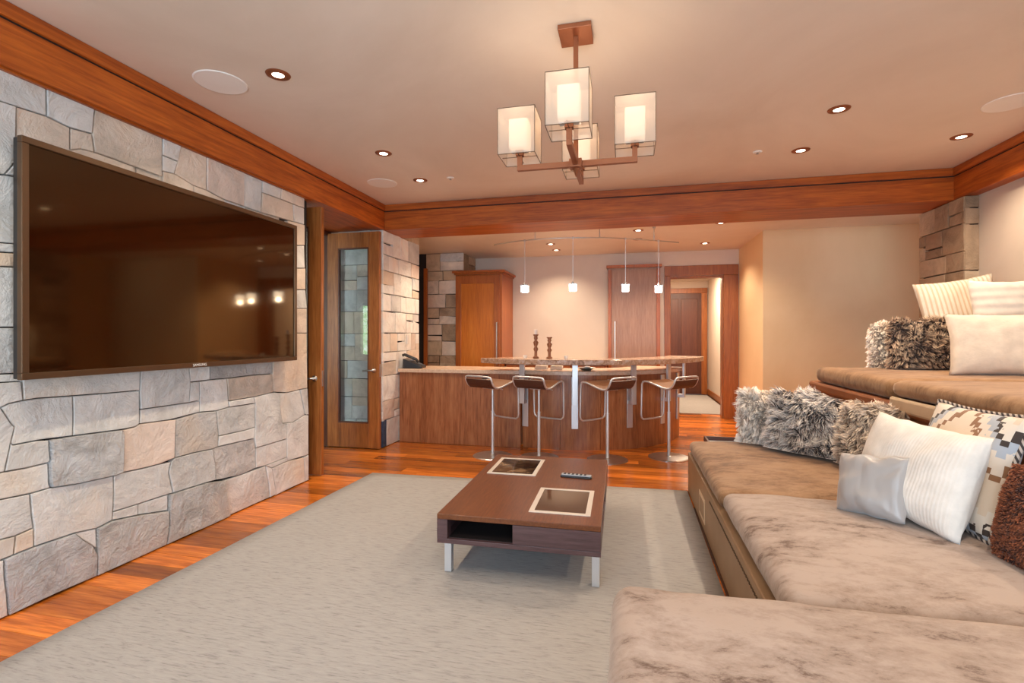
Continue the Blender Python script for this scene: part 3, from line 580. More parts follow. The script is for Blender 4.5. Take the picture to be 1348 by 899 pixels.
# ---- seating: lower platform, chaise, upper tier
pl = thing('seating_platform', 'long lower seating platform in tan stitched leather', 'sofa base', (0.47, 2.9, 0))
BX('body', (0, 1.08, -1.22, 1.34, 0.0, 0.31), 'leather', pl, 0.008)
g = G()
for i in range(50): yy = -1.20+i*0.029; g.box(-0.003, 0.001, yy, yy+0.016, 0.262, 0.273)
st = g.build('stitching', 'stitch', pl); st['kind'] = 'stuff'
BX('vent_frame', (-0.004, 0.0, 0.42, 0.66, 0.06, 0.215), 'leather_pale', pl, 0.001); BX('vent_panel', (-0.0055, -0.001, 0.445, 0.635, 0.085, 0.19), 'leather', pl)
def cushion(name, x0, x1, y0, y1, z0, z1, r, crown, mat, seed=0, wr=0.006, rz=0.0, n=(44, 44, 8)):
    nx, ny, nz = n; hx, hy, hz = (x1-x0)/2, (y1-y0)/2, (z1-z0)/2
    bm = bmesh.new(); idx = {}; V = []; F = []
    def vid(i, j, k):
        key = (i, j, k)
        if key not in idx:
            p = Vector((-hx+2*hx*i/nx, -hy+2*hy*j/ny, -hz+2*hz*k/nz))
            c = Vector((max(-hx+r, min(hx-r, p.x)), max(-hy+r, min(hy-r, p.y)), max(-hz+r, min(hz-r, p.z))))
            d = p-c
            if d.length > 1e-6: p = c+d.normalized()*r if (abs(d.x) > 1e-6)+(abs(d.y) > 1e-6)+(abs(d.z) > 1e-6) > 1 else p
            u, v = p.x/hx, p.y/hy
            dome = (1-abs(u)**2.2)*(1-abs(v)**2.2)
            tz = (p.z+hz)/(2*hz)
            wv = noise.noise((p.x*3+seed, p.y*3, seed))*wr*1.5+noise.noise((p.x*9+seed, p.y*9, seed))*wr*0.5
            p.z += tz*(crown*max(0, dome)**0.6+wv)
            p.x += noise.noise((p.y*4+seed, p.z*7, 3))*wr*0.8; p.y += noise.noise((p.x*4+seed, p.z*7, 9))*wr*0.8
            p.z += hz
            idx[key] = len(V); V.append(p)
        return idx[key]
    for i in range(nx):
        for j in range(ny):
            F.append((vid(i, j, nz), vid(i+1, j, nz), vid(i+1, j+1, nz), vid(i, j+1, nz))); F.append((vid(i, j, 0), vid(i, j+1, 0), vid(i+1, j+1, 0), vid(i+1, j, 0)))
    for k in range(nz):
        for i in range(nx): F.append((vid(i, 0, k), vid(i+1, 0, k), vid(i+1, 0, k+1), vid(i, 0, k+1))); F.append((vid(i, ny, k), vid(i, ny, k+1), vid(i+1, ny, k+1), vid(i+1, ny, k)))
        for j in range(ny): F.append((vid(0, j, k), vid(0, j, k+1), vid(0, j+1, k+1), vid(0, j+1, k))); F.append((vid(nx, j, k), vid(nx, j+1, k), vid(nx, j+1, k+1), vid(nx, j, k+1)))
    bm.free(); g = G(); g.add(V, F)
    o = g.build(name, mat, smooth=True, loc=((x0+x1)/2, (y0+y1)/2, z0)); o.rotation_euler.z = rz; return o

M['velvet_far'] = velvet('velvet_in_far_light', (0.125, 0.055, 0.02), (0.215, 0.11, 0.048), (0.31, 0.18, 0.095), 0.47)  # same velvet as the near cushion, the far light put into its colour
tag(cushion('seat_cushion', 0.478, 1.53, 2.875, 4.25, 0.311, 0.405, 0.042, 0.032, 'velvet_far', 3), 'far velvet seat cushion, painted tan for its light, under the shaggy pillows on the lower tier', 'cushion', 'velvet seat cushions')
tag(cushion('seat_cushion', 0.49, 1.53, 1.735, 2.865, 0.311, 0.412, 0.05, 0.035, 'velvet', 8, 0.008), 'near taupe velvet seat cushion under the white and grey pillows', 'cushion', 'velvet seat cushions')
cb = thing('chaise_platform', 'tan leather base under the foreground velvet chaise cushion', 'sofa base', (0.76, 1.05, 0))
BX('body', (-0.76, 0.76, -0.55, 0.60, 0.0145, 0.30), 'leather', cb, 0.008)
tag(cushion('chaise_cushion', -0.05, 1.525, 0.48, 1.672, 0.301, 0.452, 0.066, 0.03, 'velvet', 21, 0.009, n=(56, 44, 8)), 'broad mottled taupe velvet chaise cushion in the foreground', 'cushion', 'velvet seat cushions')
ut = thing('upper_seating_tier', 'raised rear seating tier with rust leather riser', 'sofa base', (1.57, 2.5, 0))
BX('riser', (0, 1.285, -1.9, 2.20, 0.0, 0.78), 'leather_rust', ut, 0.008)
BX('ledge', (-0.025, 1.285, -1.9, 2.36, 0.78, 0.858), 'leather_rust', ut, 0.02)
BX('front_band', (-0.03, 0.0, -1.9, 0.965, 0.800, 0.885), 'leather_pale', ut, 0.018)
tag(cushion('upper_seat_cushion', 1.55, 2.84, 3.475, 4.72, 0.859, 0.985, 0.05, 0.018, 'velvet_tan', 31), 'far tan velvet cushion on the raised tier under the shaggy pillows', 'cushion', 'velvet seat cushions')
tag(cushion('upper_seat_cushion', 1.545, 2.84, 0.65, 3.465, 0.886, 0.985, 0.045, 0.018, 'velvet_tan', 37), 'near tan velvet cushion on the raised tier, edged with pale leather', 'cushion', 'velvet seat cushions')
# low table just visible past the end of the sofa
tt = thing('side_table', 'low dark-rimmed metal tray table past the end of the sofa', 'table', (1.0, 4.56, 0))
BX('tray', (-0.32, 0.40, -0.2, 0.2, 0.30, 0.312), 'satin', tt); g = G()
g.box(-0.335, -0.32, -0.215, 0.215, 0.29, 0.345); g.box(0.40, 0.415, -0.215, 0.215, 0.29, 0.345); g.box(-0.32, 0.40, 0.2, 0.215, 0.29, 0.345); g.box(-0.32, 0.40, -0.215, -0.2, 0.29, 0.312)
g.build('rim', 'table_side', tt)
for sx in (-0.31, 0.37):
    for sy in (-0.19, 0.17): BX('leg', (sx, sx+0.02, sy, sy+0.02, 0, 0.30), 'table_side', tt)

# ---- pillows
def pillow_mesh(a, b, c, seed, N=30, wr=1.0, conc=0.06):
    V = []; F = []; idx = {}
    def P(i, j, s):
        u, v = -1+2*i/N, -1+2*j/N
        x = a*u*(1-conc*(1-v*v)*abs(u)**3); z = b*v*(1-conc*(1-u*u)*abs(v)**3)
        t = max(0.0, (1-abs(u)**2.4)*(1-abs(v)**2.4))**0.5
        n1 = noise.noise((x*6+seed, z*6, s*3.0+seed)); n2 = noise.noise((x*15+seed, z*15, s*5.0))
        # creases running in from the corners
        cr = math.sin(9*math.atan2(abs(v)-1.0, abs(u)-1.0)+seed)*max(0, (abs(u)*abs(v))**1.5)
        y = s*c*t*(1+wr*(0.16*n1+0.05*n2))-s*c*0.07*wr*cr*t
        slump = 1-0.10*v
        return (x+0.008*wr*n1, y*slump, b+z+0.006*wr*n2)
    for s in (-1, 1):
        for i in range(N+1):
            for j in range(N+1):
                edge = i in (0, N) or j in (0, N)
                key = (i, j, 0 if edge else s)
                if key not in idx: idx[key] = len(V); V.append(P(i, j, s))
        for i in range(N):
            for j in range(N):
                q = []
                for (p_, q_) in ((i, j), (i+1, j), (i+1, j+1), (i, j+1)):
                    e = p_ in (0, N) or q_ in (0, N); q.append(idx[(p_, q_, 0 if e else s)])
                F.append(tuple(q) if s < 0 else tuple(q[::-1]))
    return V, F
def pillow(name, label, a, b, c, loc, yaw, tilt, mat, seed, roll=0.0, wr=1.0, conc=0.06, welt=None):
    V, F = pillow_mesh(a, b, c, seed, wr=wr, conc=conc)
    th = thing(name, label, 'pillow', loc, group=None); th.rotation_euler = (R_(tilt), R_(roll), R_(yaw))
    g = G(); g.add(V, F); o = g.build('cover', mat, th, smooth=True)
    if welt:
        pts = []
        for k in range(96):
            t = k/96*4; e = int(t); q = -1+2*(t-e)
            u, v = ((q, -1), (1, q), (-q, 1), (-1, -q))[e]
            pts.append((a*u*(1-conc*(1-v*v)*abs(u)**3), 0, b+b*v*(1-conc*(1-u*u)*abs(v)**3)))
        G().tube(pts, welt[1], 8, closed=True).build('welt', welt[0], th, smooth=True)
    return th, V, F
def fur(th, V, F, mat, count, length, seed, droop=0.5, width=0.0035, swirl=1.0, clump=0.65):
    r = np.random.RandomState(seed); V = np.array(V, dtype=float); F = np.array(F)
    p0, p1, p2, p3 = (V[F[:, k]] for k in range(4))
    nr = np.cross(p2-p0, p3-p1); ar = np.linalg.norm(nr, axis=1); nr = nr/np.maximum(ar[:, None], 1e-9)
    f = r.choice(len(F), count, p=ar/ar.sum()); s, t = r.rand(count, 1), r.rand(count, 1)
    base = (p0[f]*(1-s)+p1[f]*s)*(1-t)+(p3[f]*(1-s)+p2[f]*s)*t; n = nr[f]
    cl = np.array([[noise.noise((b[0]*9+seed, b[1]*9, b[2]*9)), noise.noise((b[0]*9, b[1]*9+seed, b[2]*9+4)), noise.noise((b[0]*9+2, b[1]*9, b[2]*9+seed))] for b in base])
    d = n*0.75+cl*1.1*swirl+r.randn(count, 3)*0.22; d[:, 2] -= droop*0.35
    dn = (d*n).sum(1, keepdims=True); d = d+n*np.maximum(0, 0.25-dn); d /= np.linalg.norm(d, axis=1, keepdims=True)
    L = length*(0.6+0.6*r.rand(count, 1))
    mid = base+d*L*0.55; d2 = d+cl*0.5+np.array([0, 0, -droop*0.5]); d2 /= np.linalg.norm(d2, axis=1, keepdims=True)
    tip = mid+d2*L*0.5
    nc = max(40, count//14); ci = r.choice(count, nc, replace=False); cb = base[ci]
    own = np.empty(count, dtype=int)
    for q in range(0, count, 500): own[q:q+500] = ((base[q:q+500, None, :]-cb[None])**2).sum(2).argmin(1)
    ct = tip[ci][own]; tip = tip*(1-clump)+ct*clump+r.randn(count, 3)*length*0.07; mid = mid*0.75+(mid[ci][own])*0.25
    cvar = r.rand(nc)[own]; edge = np.clip(np.maximum(np.abs(base[:, 0])/np.abs(V[:, 0]).max(), np.abs(base[:, 2]/V[:, 2].max()*2-1))*3-2, 0, 1)
    tip[:, 2] = np.maximum(tip[:, 2], 0.004); mid[:, 2] = np.maximum(mid[:, 2], 0.004)
    side = np.cross(d, r.randn(count, 3)); side /= np.linalg.norm(side, axis=1, keepdims=True)
    w = width*(0.7+0.7*r.rand(count, 1))
    vv = np.stack([base-side*w*0.7, base+side*w*0.7, mid+side*w, mid-side*w, tip], axis=1).reshape(-1, 3)
    k = np.arange(count)*5
    faces = [(a, a+1, a+2, a+3) for a in k]+[(a+3, a+2, a+4) for a in k]
    me = bpy.data.meshes.new('fur'); me.from_pydata(vv.tolist(), [], faces)
    at = me.attributes.new('tip', 'FLOAT', 'POINT'); at.data.foreach_set('value', np.tile([0, 0, 0.55, 0.55, 1.0], count))
    av = me.attributes.new('var', 'FLOAT', 'POINT'); av.data.foreach_set('value', np.repeat(0.25*r.rand(count)+0.55*cvar+0.35*edge, 5))
    me.materials.append(M[mat]); o = bpy.data.objects.new('fur', me); COL.objects.link(o); o.parent = th; o['kind'] = 'stuff'; return o
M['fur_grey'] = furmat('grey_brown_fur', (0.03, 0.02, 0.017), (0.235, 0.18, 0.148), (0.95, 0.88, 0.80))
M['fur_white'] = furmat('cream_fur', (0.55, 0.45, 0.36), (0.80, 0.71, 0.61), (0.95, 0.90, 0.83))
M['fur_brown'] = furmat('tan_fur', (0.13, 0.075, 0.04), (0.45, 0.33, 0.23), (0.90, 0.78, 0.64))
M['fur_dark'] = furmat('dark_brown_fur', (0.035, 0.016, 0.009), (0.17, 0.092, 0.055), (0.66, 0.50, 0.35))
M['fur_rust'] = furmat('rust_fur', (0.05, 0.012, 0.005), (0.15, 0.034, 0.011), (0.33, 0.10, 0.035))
for k, c in (('fb_grey', (0.16, 0.12, 0.1)), ('fb_white', (0.5, 0.42, 0.34)), ('fb_brown', (0.3, 0.21, 0.14)), ('fb_dark', (0.08, 0.05, 0.035)), ('fb_rust', (0.14, 0.032, 0.012))): M[k] = plain(k, c, 0.9)
def furpillow(name, label, a, b, c, loc, yaw, tilt, kind, seed, count, length, roll=0.0, droop=0.6, width=0.0034, clump=0.65):
    th, V, F = pillow(name, label, a, b, c, loc, yaw, tilt, 'fb_'+kind, seed, roll, 0.5, 0.0); fur(th, V, F, 'fur_'+kind, count, length, seed, droop, width, 1.0, clump); return th
ZL, ZU = 0.442, 1.0
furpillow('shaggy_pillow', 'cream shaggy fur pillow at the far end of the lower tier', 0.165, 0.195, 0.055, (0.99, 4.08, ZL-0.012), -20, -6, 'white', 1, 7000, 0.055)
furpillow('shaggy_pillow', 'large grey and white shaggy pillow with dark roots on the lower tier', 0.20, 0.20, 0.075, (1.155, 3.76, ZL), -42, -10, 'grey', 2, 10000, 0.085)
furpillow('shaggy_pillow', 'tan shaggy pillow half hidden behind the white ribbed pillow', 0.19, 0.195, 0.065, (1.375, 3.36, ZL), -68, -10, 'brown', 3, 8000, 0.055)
def ikat():
    t = NT('ikat_weave'); tc = t.n('ShaderNodeTexCoord'); sp = t.n('ShaderNodeSeparateXYZ'); t.l(tc.outputs['Object'], sp.inputs[0])
    nz = t.noise(tc.outputs['Object'], 26, 3, 0.6)
    x = t.math('ADD', t.math('MULTIPLY', t.math('FLOOR', t.math('MULTIPLY', sp.outputs[0], 42)), 1/42), t.math('MULTIPLY', nz, 0.012))
    z = t.math('ADD', t.math('MULTIPLY', t.math('FLOOR', t.math('MULTIPLY', sp.outputs[2], 42)), 1/42), t.math('MULTIPLY', nz, 0.03))
    zig = t.math('ABSOLUTE', t.math('SUBTRACT', t.math('FRACT', t.math('ADD', t.math('MULTIPLY', x, 2.3), 0.5)), 0.5))
    ph = t.math('FRACT', t.math('ADD', t.math('MULTIPLY', z, 2.6), t.math('MULTIPLY', zig, 1.5)))
    c = t.ramp(ph, [(0.0, (0.72, 0.60, 0.47)), (0.34, (0.27, 0.13, 0.06)), (0.45, (0.74, 0.65, 0.55)), (0.62, (0.42, 0.46, 0.52)), (0.74, (0.05, 0.035, 0.03)), (0.82, (0.76, 0.69, 0.60))], 'CONSTANT')
    t.bump(t.noise(tc.outputs['Object'], 120, 2), 0.2, 0.003)
    return t.set(Base_Color=c, Roughness=0.85, Sheen_Weight=0.2)
M['ikat'] = ikat()
def braid():
    t = NT('twisted_cord'); wv = t.n('ShaderNodeTexWave', bands_direction='DIAGONAL'); wv.inputs['Scale'].default_value = 22; t.l(t.coord('Object'), wv.inputs['Vector'])
    return t.set(Base_Color=t.ramp(wv.outputs['Fac'], [(0.4, (0.05, 0.04, 0.04)), (0.6, (0.55, 0.48, 0.42))]), Roughness=0.8)
M['braid'] = braid()
M['ribbed'] = fabric('white_ribbed_knit', (0.80, 0.76, 0.70), wave=('X', 24, 1.5), strength=0.12)
def satin():
    t = NT('grey_satin'); t.bump(t.noise(t.coord('Object', (9, 9, 3.2), rot=(0, 0.35, 0)), 1.0, 2, 0.4, 0.6), 0.7, 0.03)
    return t.set(Base_Color=(0.36, 0.345, 0.34), Roughness=0.36, Sheen_Weight=0.3)
M['satin_grey'] = satin()
M['linen'] = fabric('cream_linen', (0.76, 0.65, 0.53))
M['striped'] = fabric('ticking_stripe', (0.78, 0.69, 0.57), wave=('X', 11, 0.2), strength=0.2, stripe=(0.62, 0.47, 0.33))
M['whitecloth'] = fabric('ivory_cloth', (0.80, 0.71, 0.61), wave=('Z', 5, 0.4), strength=0.25)
pillow('throw_pillow', 'ikat zigzag pillow edged with twisted cord behind the white ribbed pillow', 0.265, 0.26, 0.08, (1.35, 2.57, ZL-0.004), -86, -17, 'ikat', 5, 0, 0.8, welt=('braid', 0.009))
pillow('throw_pillow', 'white ribbed pillow leaning on the ikat pillow', 0.285, 0.22, 0.105, (1.17, 2.545, ZL+0.0), -74, -17, 'ribbed', 6, 2, 0.9)
pillow('throw_pillow', 'small shiny grey satin pillow in front of the white ribbed pillow', 0.155, 0.14, 0.07, (1.04, 2.515, ZL), -58, -18, 'satin_grey', 7, -8, 2.6)
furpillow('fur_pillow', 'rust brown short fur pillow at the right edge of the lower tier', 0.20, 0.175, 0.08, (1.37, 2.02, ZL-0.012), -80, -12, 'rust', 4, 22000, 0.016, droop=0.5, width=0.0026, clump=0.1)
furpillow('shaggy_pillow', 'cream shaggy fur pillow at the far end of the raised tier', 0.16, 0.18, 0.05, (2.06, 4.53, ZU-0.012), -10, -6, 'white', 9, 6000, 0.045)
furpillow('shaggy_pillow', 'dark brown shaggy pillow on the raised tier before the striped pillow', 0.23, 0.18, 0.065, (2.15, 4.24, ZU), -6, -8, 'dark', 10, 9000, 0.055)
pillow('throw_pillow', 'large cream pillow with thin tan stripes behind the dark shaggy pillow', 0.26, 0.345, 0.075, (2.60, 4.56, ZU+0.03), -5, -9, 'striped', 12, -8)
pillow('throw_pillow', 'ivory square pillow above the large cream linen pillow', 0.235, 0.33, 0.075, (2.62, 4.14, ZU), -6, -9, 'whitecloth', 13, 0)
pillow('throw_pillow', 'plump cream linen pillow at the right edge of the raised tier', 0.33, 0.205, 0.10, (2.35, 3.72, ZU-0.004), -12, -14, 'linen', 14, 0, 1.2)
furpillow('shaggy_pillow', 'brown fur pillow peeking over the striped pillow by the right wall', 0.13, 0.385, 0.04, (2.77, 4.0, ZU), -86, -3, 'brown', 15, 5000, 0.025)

# ---- bar
CXB, CYB = -0.75, 6.83
def arc(r, a0, a1, n=40): return [(CXB+r*math.sin(R_(a0+(a1-a0)*k/n)), CYB-r*math.cos(R_(a0+(a1-a0)*k/n))) for k in range(n+1)]
bar = thing('home_bar', 'walnut home bar with a flat end and a curved front', 'bar', (-1.0, 5.6, 0))
Bs = lambda poly: [(x+1.0, y-5.6) for x, y in poly]
BX('flat_panel', (-2.64+1.0, -1.175+1.0, 5.44-5.6, 5.47-5.6, 0.0, 0.82), 'bar_wood', bar, 0.002)
g = G(); g.prism(Bs([(-2.64, 5.47), (-1.19, 5.47), (-1.19, 5.95), (-2.64, 5.95)]), 0.0, 0.815); g.build('cabinet_body', 'bar_wood', bar)
angs = [-17, 1, 19, 37, 55, 80]
for a0, a1 in zip(angs[:-1], angs[1:]):
    G().prism(Bs(arc(1.40, a0+0.04, a1-0.04, 14)+arc(1.36, a1-0.04, a0+0.04, 14)), 0.0, 0.82).build('curved_panel', 'bar_wood', bar)
G().prism(Bs(arc(1.36, -17, 80)+arc(0.95, 80, -17)), 0.0, 0.818).build('curved_body', 'bar_wood', bar)
BX('outlet', (-1.62+1.0, -1.55+1.0, -0.166, -0.158, 0.755, 0.80), 'black', bar)
ct = thing('bar_worktop', 'pale pink granite worktop of the lower bar counter', 'countertop', (-1.0, 5.6, 0.821))
outer = [(-2.645, 5.405), (-1.24, 5.405)]+arc(1.455, -16, 78)
inner = arc(0.88, 78, -5)+[(-1.15, 6.02), (-2.645, 6.02)]
G().prism(Bs(outer+inner), 0.0, 0.042).build('slab', 'granite', ct, bevel=0.004)
rt = thing('raised_bar_top', 'curved rough-edged granite bar top raised on steel brackets', 'bar top', (-0.75, 5.3, 0.945))
po = arc(1.69, -31, 76, 60); po = [(x+0.012*noise.noise((x*7, y*7, 2)), y+0.012*noise.noise((x*7, y*7, 8))) for x, y in po]
pi = arc(1.27, 80, -27, 60)
G().prism([(x+0.75, y-5.3) for x, y in po+pi], 0.0, 0.056, 0, 1).build('slab', ['granite_top', 'granite_edge'], rt, bevel=0.006)
for a in (-15.5, 7.5, 33.0, 54.0, 72.0):
    c, s = math.cos(R_(a)), math.sin(R_(a))
    def pr(u0, u1, r0, r1, z0, z1, nm, mt):
        q = []
        for u, r in ((u0, r0), (u1, r0), (u1, r1), (u0, r1)):
            q.append((CXB+r*s+u*c+0.75, CYB-r*c+u*s-5.3))
        o = G().prism(q, z0-0.945, z1-0.945).build(nm, mt, rt, bevel=0.002); return o
    br = pr(-0.036, 0.036, 1.402, 1.412, 0.235, 0.80, 'bracket', 'satin')
    for b in ((-0.030, 0.030, 1.470, 1.495, 0.50, 0.943), (-0.030, 0.030, 1.412, 1.470, 0.50, 0.54), (-0.030, 0.030, 1.34, 1.47, 0.925, 0.943)):
        o = pr(*b, 'bracket_arm', 'satin'); o.parent = br; o.location = (0, 0, 0)
# bar stools
def make_stool():
    st = thing('bar_stool', 'x', 'stool', (0, 0, 0))
    G().lathe([(0.205, 0.0), (0.205, 0.004), (0.19, 0.010), (0.03, 0.014), (0.02, 0.02)], 40).build('base', 'steel', st, smooth=False)
    G().lathe([(0.0165, 0.018), (0.0165, 0.46), (0.0185, 0.46), (0.0185, 0.468), (0.012, 0.468), (0.012, 0.69), (0.026, 0.72)], 18).build('post', 'satin', st)
    prof = [(-0.215, 0.812), (-0.205, 0.785), (-0.185, 0.752), (-0.155, 0.728), (-0.115, 0.722), (-0.06, 0.730), (0.0, 0.745), (0.07, 0.765), (0.13, 0.778), (0.165, 0.778)]
    def slab(off, th, hw, nm, mt, par):
        V = []; F = []; n = len(prof)
        for k, (f_, z) in enumerate(prof):
            a = prof[max(0, k-1)]; b = prof[min(n-1, k+1)]; d = Vector((b[0]-a[0], b[1]-a[1])).normalized(); nn = Vector((-d.y, d.x))
            for x in (-hw, hw):
                for q in (off, off+th): V.append((x, f_+nn.x*q, z+nn.y*q))
        for k in range(n-1):
            o = k*4; p = o+4
            F += [(o, p, p+2, o+2), (o+1, o+3, p+3, p+1), (o, o+1, p+1, p), (o+2, p+2, p+3, o+3)]
        F += [(0, 2, 3, 1), (n*4-4, n*4-3, n*4-1, n*4-2)]
        return G().add(V, F).build(nm, mt, par, smooth=False)
    seat = slab(-0.008, 0.010, 0.170, 'seat', 'seat_leather', st); slab(0.002, 0.004, 0.168, 'seat_veneer', 'seat_top', seat)
    # steel loop running round the seat edge and down to the footrest
    hw = 0.178
    left = [(-hw, f_, z) for f_, z in prof]; right = [(hw, f_, z) for f_, z in prof]
    rear = [(hw-0.01, -0.221, 0.832), (hw-0.035, -0.223, 0.838), (0, -0.224, 0.840), (-hw+0.035, -0.223, 0.838), (-hw+0.01, -0.221, 0.832)]
    fr = lambda s: [(s*hw, 0.188, 0.770), (s*hw, 0.200, 0.745), (s*hw, 0.205, 0.60), (s*hw, 0.210, 0.43), (s*(hw-0.008), 0.211, 0.395), (s*(hw-0.035), 0.212, 0.375)]
    loop = right[::-1]+rear+left+fr(-1)+[(0, 0.212, 0.372)]+fr(1)[::-1]
    G().tube(loop, 0.010, 6, closed=True).build('frame', 'satin', st, smooth=True)
    BX('seat_plate', (-0.06, 0.06, -0.09, 0.06, 0.706, 0.722), 'satin', st, 0.003)
    G().tube([(0.05, -0.03, 0.715), (0.15, -0.05, 0.712), (0.19, -0.06, 0.708)], 0.005, 6).build('height_lever', 'satin', st)
    return st
yaw0 = math.degrees(math.atan(153/655.0))
spots = [((-1.375, 5.0), yaw0-40, 'leftmost bar stool, steel post with a dark curved seat turned right'), ((-0.894, 5.046), yaw0-33, 'second bar stool from the left, steel loop footrest turned right'),
         ((-0.204, 5.11), yaw0+35, 'third bar stool from the left, wavy dark seat turned left'), ((0.407, 5.35), yaw0+34, 'rightmost bar stool, standing by the curved end of the bar')]
st0 = make_stool()
for i, (p, rz, lab) in enumerate(spots):
    o = st0 if i == 0 else copy_tree(st0)
    o.location = (p[0], p[1], 0.0008); o.rotation_euler = (0, 0, R_(rz)); o['label'] = lab; o['group'] = 'bar stools along the curved bar'
# pale back counter with sink
bk = thing('back_counter', 'low counter along the cream wall behind the bar', 'cabinet', (-1.05, 7.75, 0))
BX('body', (-0.79, 0.73, -0.27, 0.29, 0, 0.82), 'cab_wood', bk); BX('countertop', (-0.80, 0.74, -0.30, 0.295, 0.82, 0.86), 'granite', bk, 0.003)
for i in range(3): d_ = BX('door', (-0.78+i*0.5, -0.30+i*0.5, -0.29, -0.27, 0.1, 0.80), 'cab_wood', bk, 0.003)
# tall cabinets
c1 = thing('tall_cabinet', 'tall cherry cabinet with crown moulding and a long steel handle', 'cabinet', (-2.25, 7.66, 0))
BX('body', (-0.355, 0.385, -0.34, 0.385, 0, 2.19), 'cab_wood', c1)
d_ = G(); d_.box(-0.35, -0.265, -0.365, -0.342, 0.1, 2.17); d_.box(0.26, 0.345, -0.365, -0.342, 0.1, 2.17); d_.box(-0.265, 0.26, -0.365, -0.342, 2.05, 2.17); d_.box(-0.265, 0.26, -0.365, -0.342, 0.1, 0.26)
dd = d_.build('door', 'cab_wood', c1, bevel=0.003); BX('door_panel', (-0.265, 0.26, -0.352, -0.343, 0.26, 2.05), 'cab_panel', dd)
G().tube([(0.315, -0.365, 0.82), (0.315, -0.40, 0.82), (0.315, -0.40, 1.45), (0.315, -0.365, 1.45)], 0.011, 8).build('handle', 'steel', dd)
g = G(); g.prism([(-0.375, -0.375), (0.41, -0.375), (0.41, 0.385), (-0.375, 0.385)], 2.19, 2.215); g.prism([(-0.40, -0.40), (0.435, -0.40), (0.435, 0.385), (-0.40, 0.385)], 2.215, 2.25); g.build('crown_moulding', 'cab_wood', c1, bevel=0.006)
c2 = thing('tall_cabinet', 'tall plain brown panel cabinet with a long handle beside the hall doorway', 'cabinet', (0.08, 7.97, 0))
BX('body', (-0.385, 0.395, -0.05, 0.078, 0, 2.30), 'cab_brown', c2)
dd = BX('door', (-0.33, 0.335, -0.07, -0.05, 0.1, 2.27), 'cab_brown', c2, 0.002); BX('filler', (-0.385, -0.335, -0.068, -0.05, 0, 2.28), 'cab_wood', c2, 0.002); BX('filler', (0.34, 0.395, -0.068, -0.05, 0, 2.28), 'cab_wood', c2, 0.002)
G().tube([(-0.28, -0.07, 0.8), (-0.28, -0.11, 0.8), (-0.28, -0.11, 1.47), (-0.28, -0.07, 1.47)], 0.012, 8).build('handle', 'satin', dd)
BX('top_moulding', (-0.41, 0.42, -0.10, 0.078, 2.30, 2.345), 'cab_wood', c2, 0.004)
# things on the bar
def candlestick(loc, h, lab):
    c = thing('candlestick', lab, 'candlestick', loc, group='turned wooden candlesticks')
    p = [(0.034, 0), (0.034, 0.012), (0.018, 0.02), (0.016, 0.07), (0.028, 0.10), (0.014, 0.125), (0.024, 0.15), (0.030, 0.175), (0.013, 0.195), (0.024, 0.22), (0.016, 0.235), (0.033, 0.255), (0.030, 0.262)]
    k = h/0.262; G().lathe([(r, z*k) for r, z in p], 18).build('stem', 'candle_wood', c, smooth=True)
    return c
cA = candlestick((-1.005, 5.47, 1.002), 0.265, 'taller turned wood candlestick with a pale candle on the bar')
G().lathe([(0.022, 0.265), (0.022, 0.315), (0.018, 0.318)], 16).build('candle', 'wax', cA)
candlestick((-0.85, 5.46, 1.002), 0.235, 'shorter turned wood candlestick without a candle on the bar')
def votive(loc, lab):
    v = thing('votive_holder', lab, 'candle holder', loc, group='small votives on the raised bar')
    G().lathe([(0.022, 0), (0.026, 0.03), (0.023, 0.03), (0.019, 0.006)], 16, cap=False).build('cup', 'white', v); G().lathe([(0.0185, 0.006), (0.0185, 0.022)], 16).build('wax', 'wax', v)
votive((-1.13, 5.50, 1.002), 'small white votive cup left of the taller candlestick'); votive((-0.66, 5.43, 1.002), 'small white votive cup right of the shorter candlestick')
ph = thing('desk_phone', 'black desk telephone on the granite counter by the stone pier', 'telephone', (-2.50, 5.56, 0.8635), R_(8)); ph.scale = (1.15, 1.15, 1.3)
G().add([(-0.10, -0.09, 0), (0.10, -0.09, 0), (0.10, 0.09, 0), (-0.10, 0.09, 0), (-0.10, -0.09, 0.09), (0.10, -0.09, 0.02), (0.10, 0.09, 0.02), (-0.10, 0.09, 0.09)], [(0, 3, 2, 1), (4, 5, 6, 7), (0, 1, 5, 4), (1, 2, 6, 5), (2, 3, 7, 6), (3, 0, 4, 7)]).build('body', 'black', ph, bevel=0.006)
G().tube([(-0.11, -0.055, 0.118), (-0.09, -0.055, 0.125), (0.03, -0.055, 0.083), (0.055, -0.055, 0.055)], 0.02, 8, sq=(0.024, 0.014)).build('handset', 'black', ph, smooth=True)
BX('screen', (-0.06, -0.01, 0.0, 0.07, 0.0685, 0.0765), 'grey_plastic', ph)
for i in range(4):
    for j in range(3): zz = 0.0495-i*0.0085; BX('key', (0.005+i*0.022, 0.02+i*0.022, 0.0+j*0.024, 0.016+j*0.024, zz-0.004, zz+0.006), 'grey_plastic', ph)
fa = thing('faucet', 'small chrome bar faucet behind the raised bar top', 'faucet', (-1.07, 5.93, 0.8635))
G().lathe([(0.026, 0), (0.026, 0.01), (0.014, 0.014), (0.014, 0.05)], 16).build('base', 'steel', fa); G().tube([(0, 0, 0.05), (0, 0.01, 0.085), (0.03, 0.03, 0.095), (0.08, 0.06, 0.085)], 0.010, 8).build('spout', 'steel', fa, smooth=True); G().tube([(0, 0, 0.055), (-0.05, 0, 0.07)], 0.006, 6).build('lever', 'steel', fa)
dsh = thing('metal_dish', 'shallow silver dish on the lower bar counter', 'dish', (-0.46, 5.66, 0.8635))
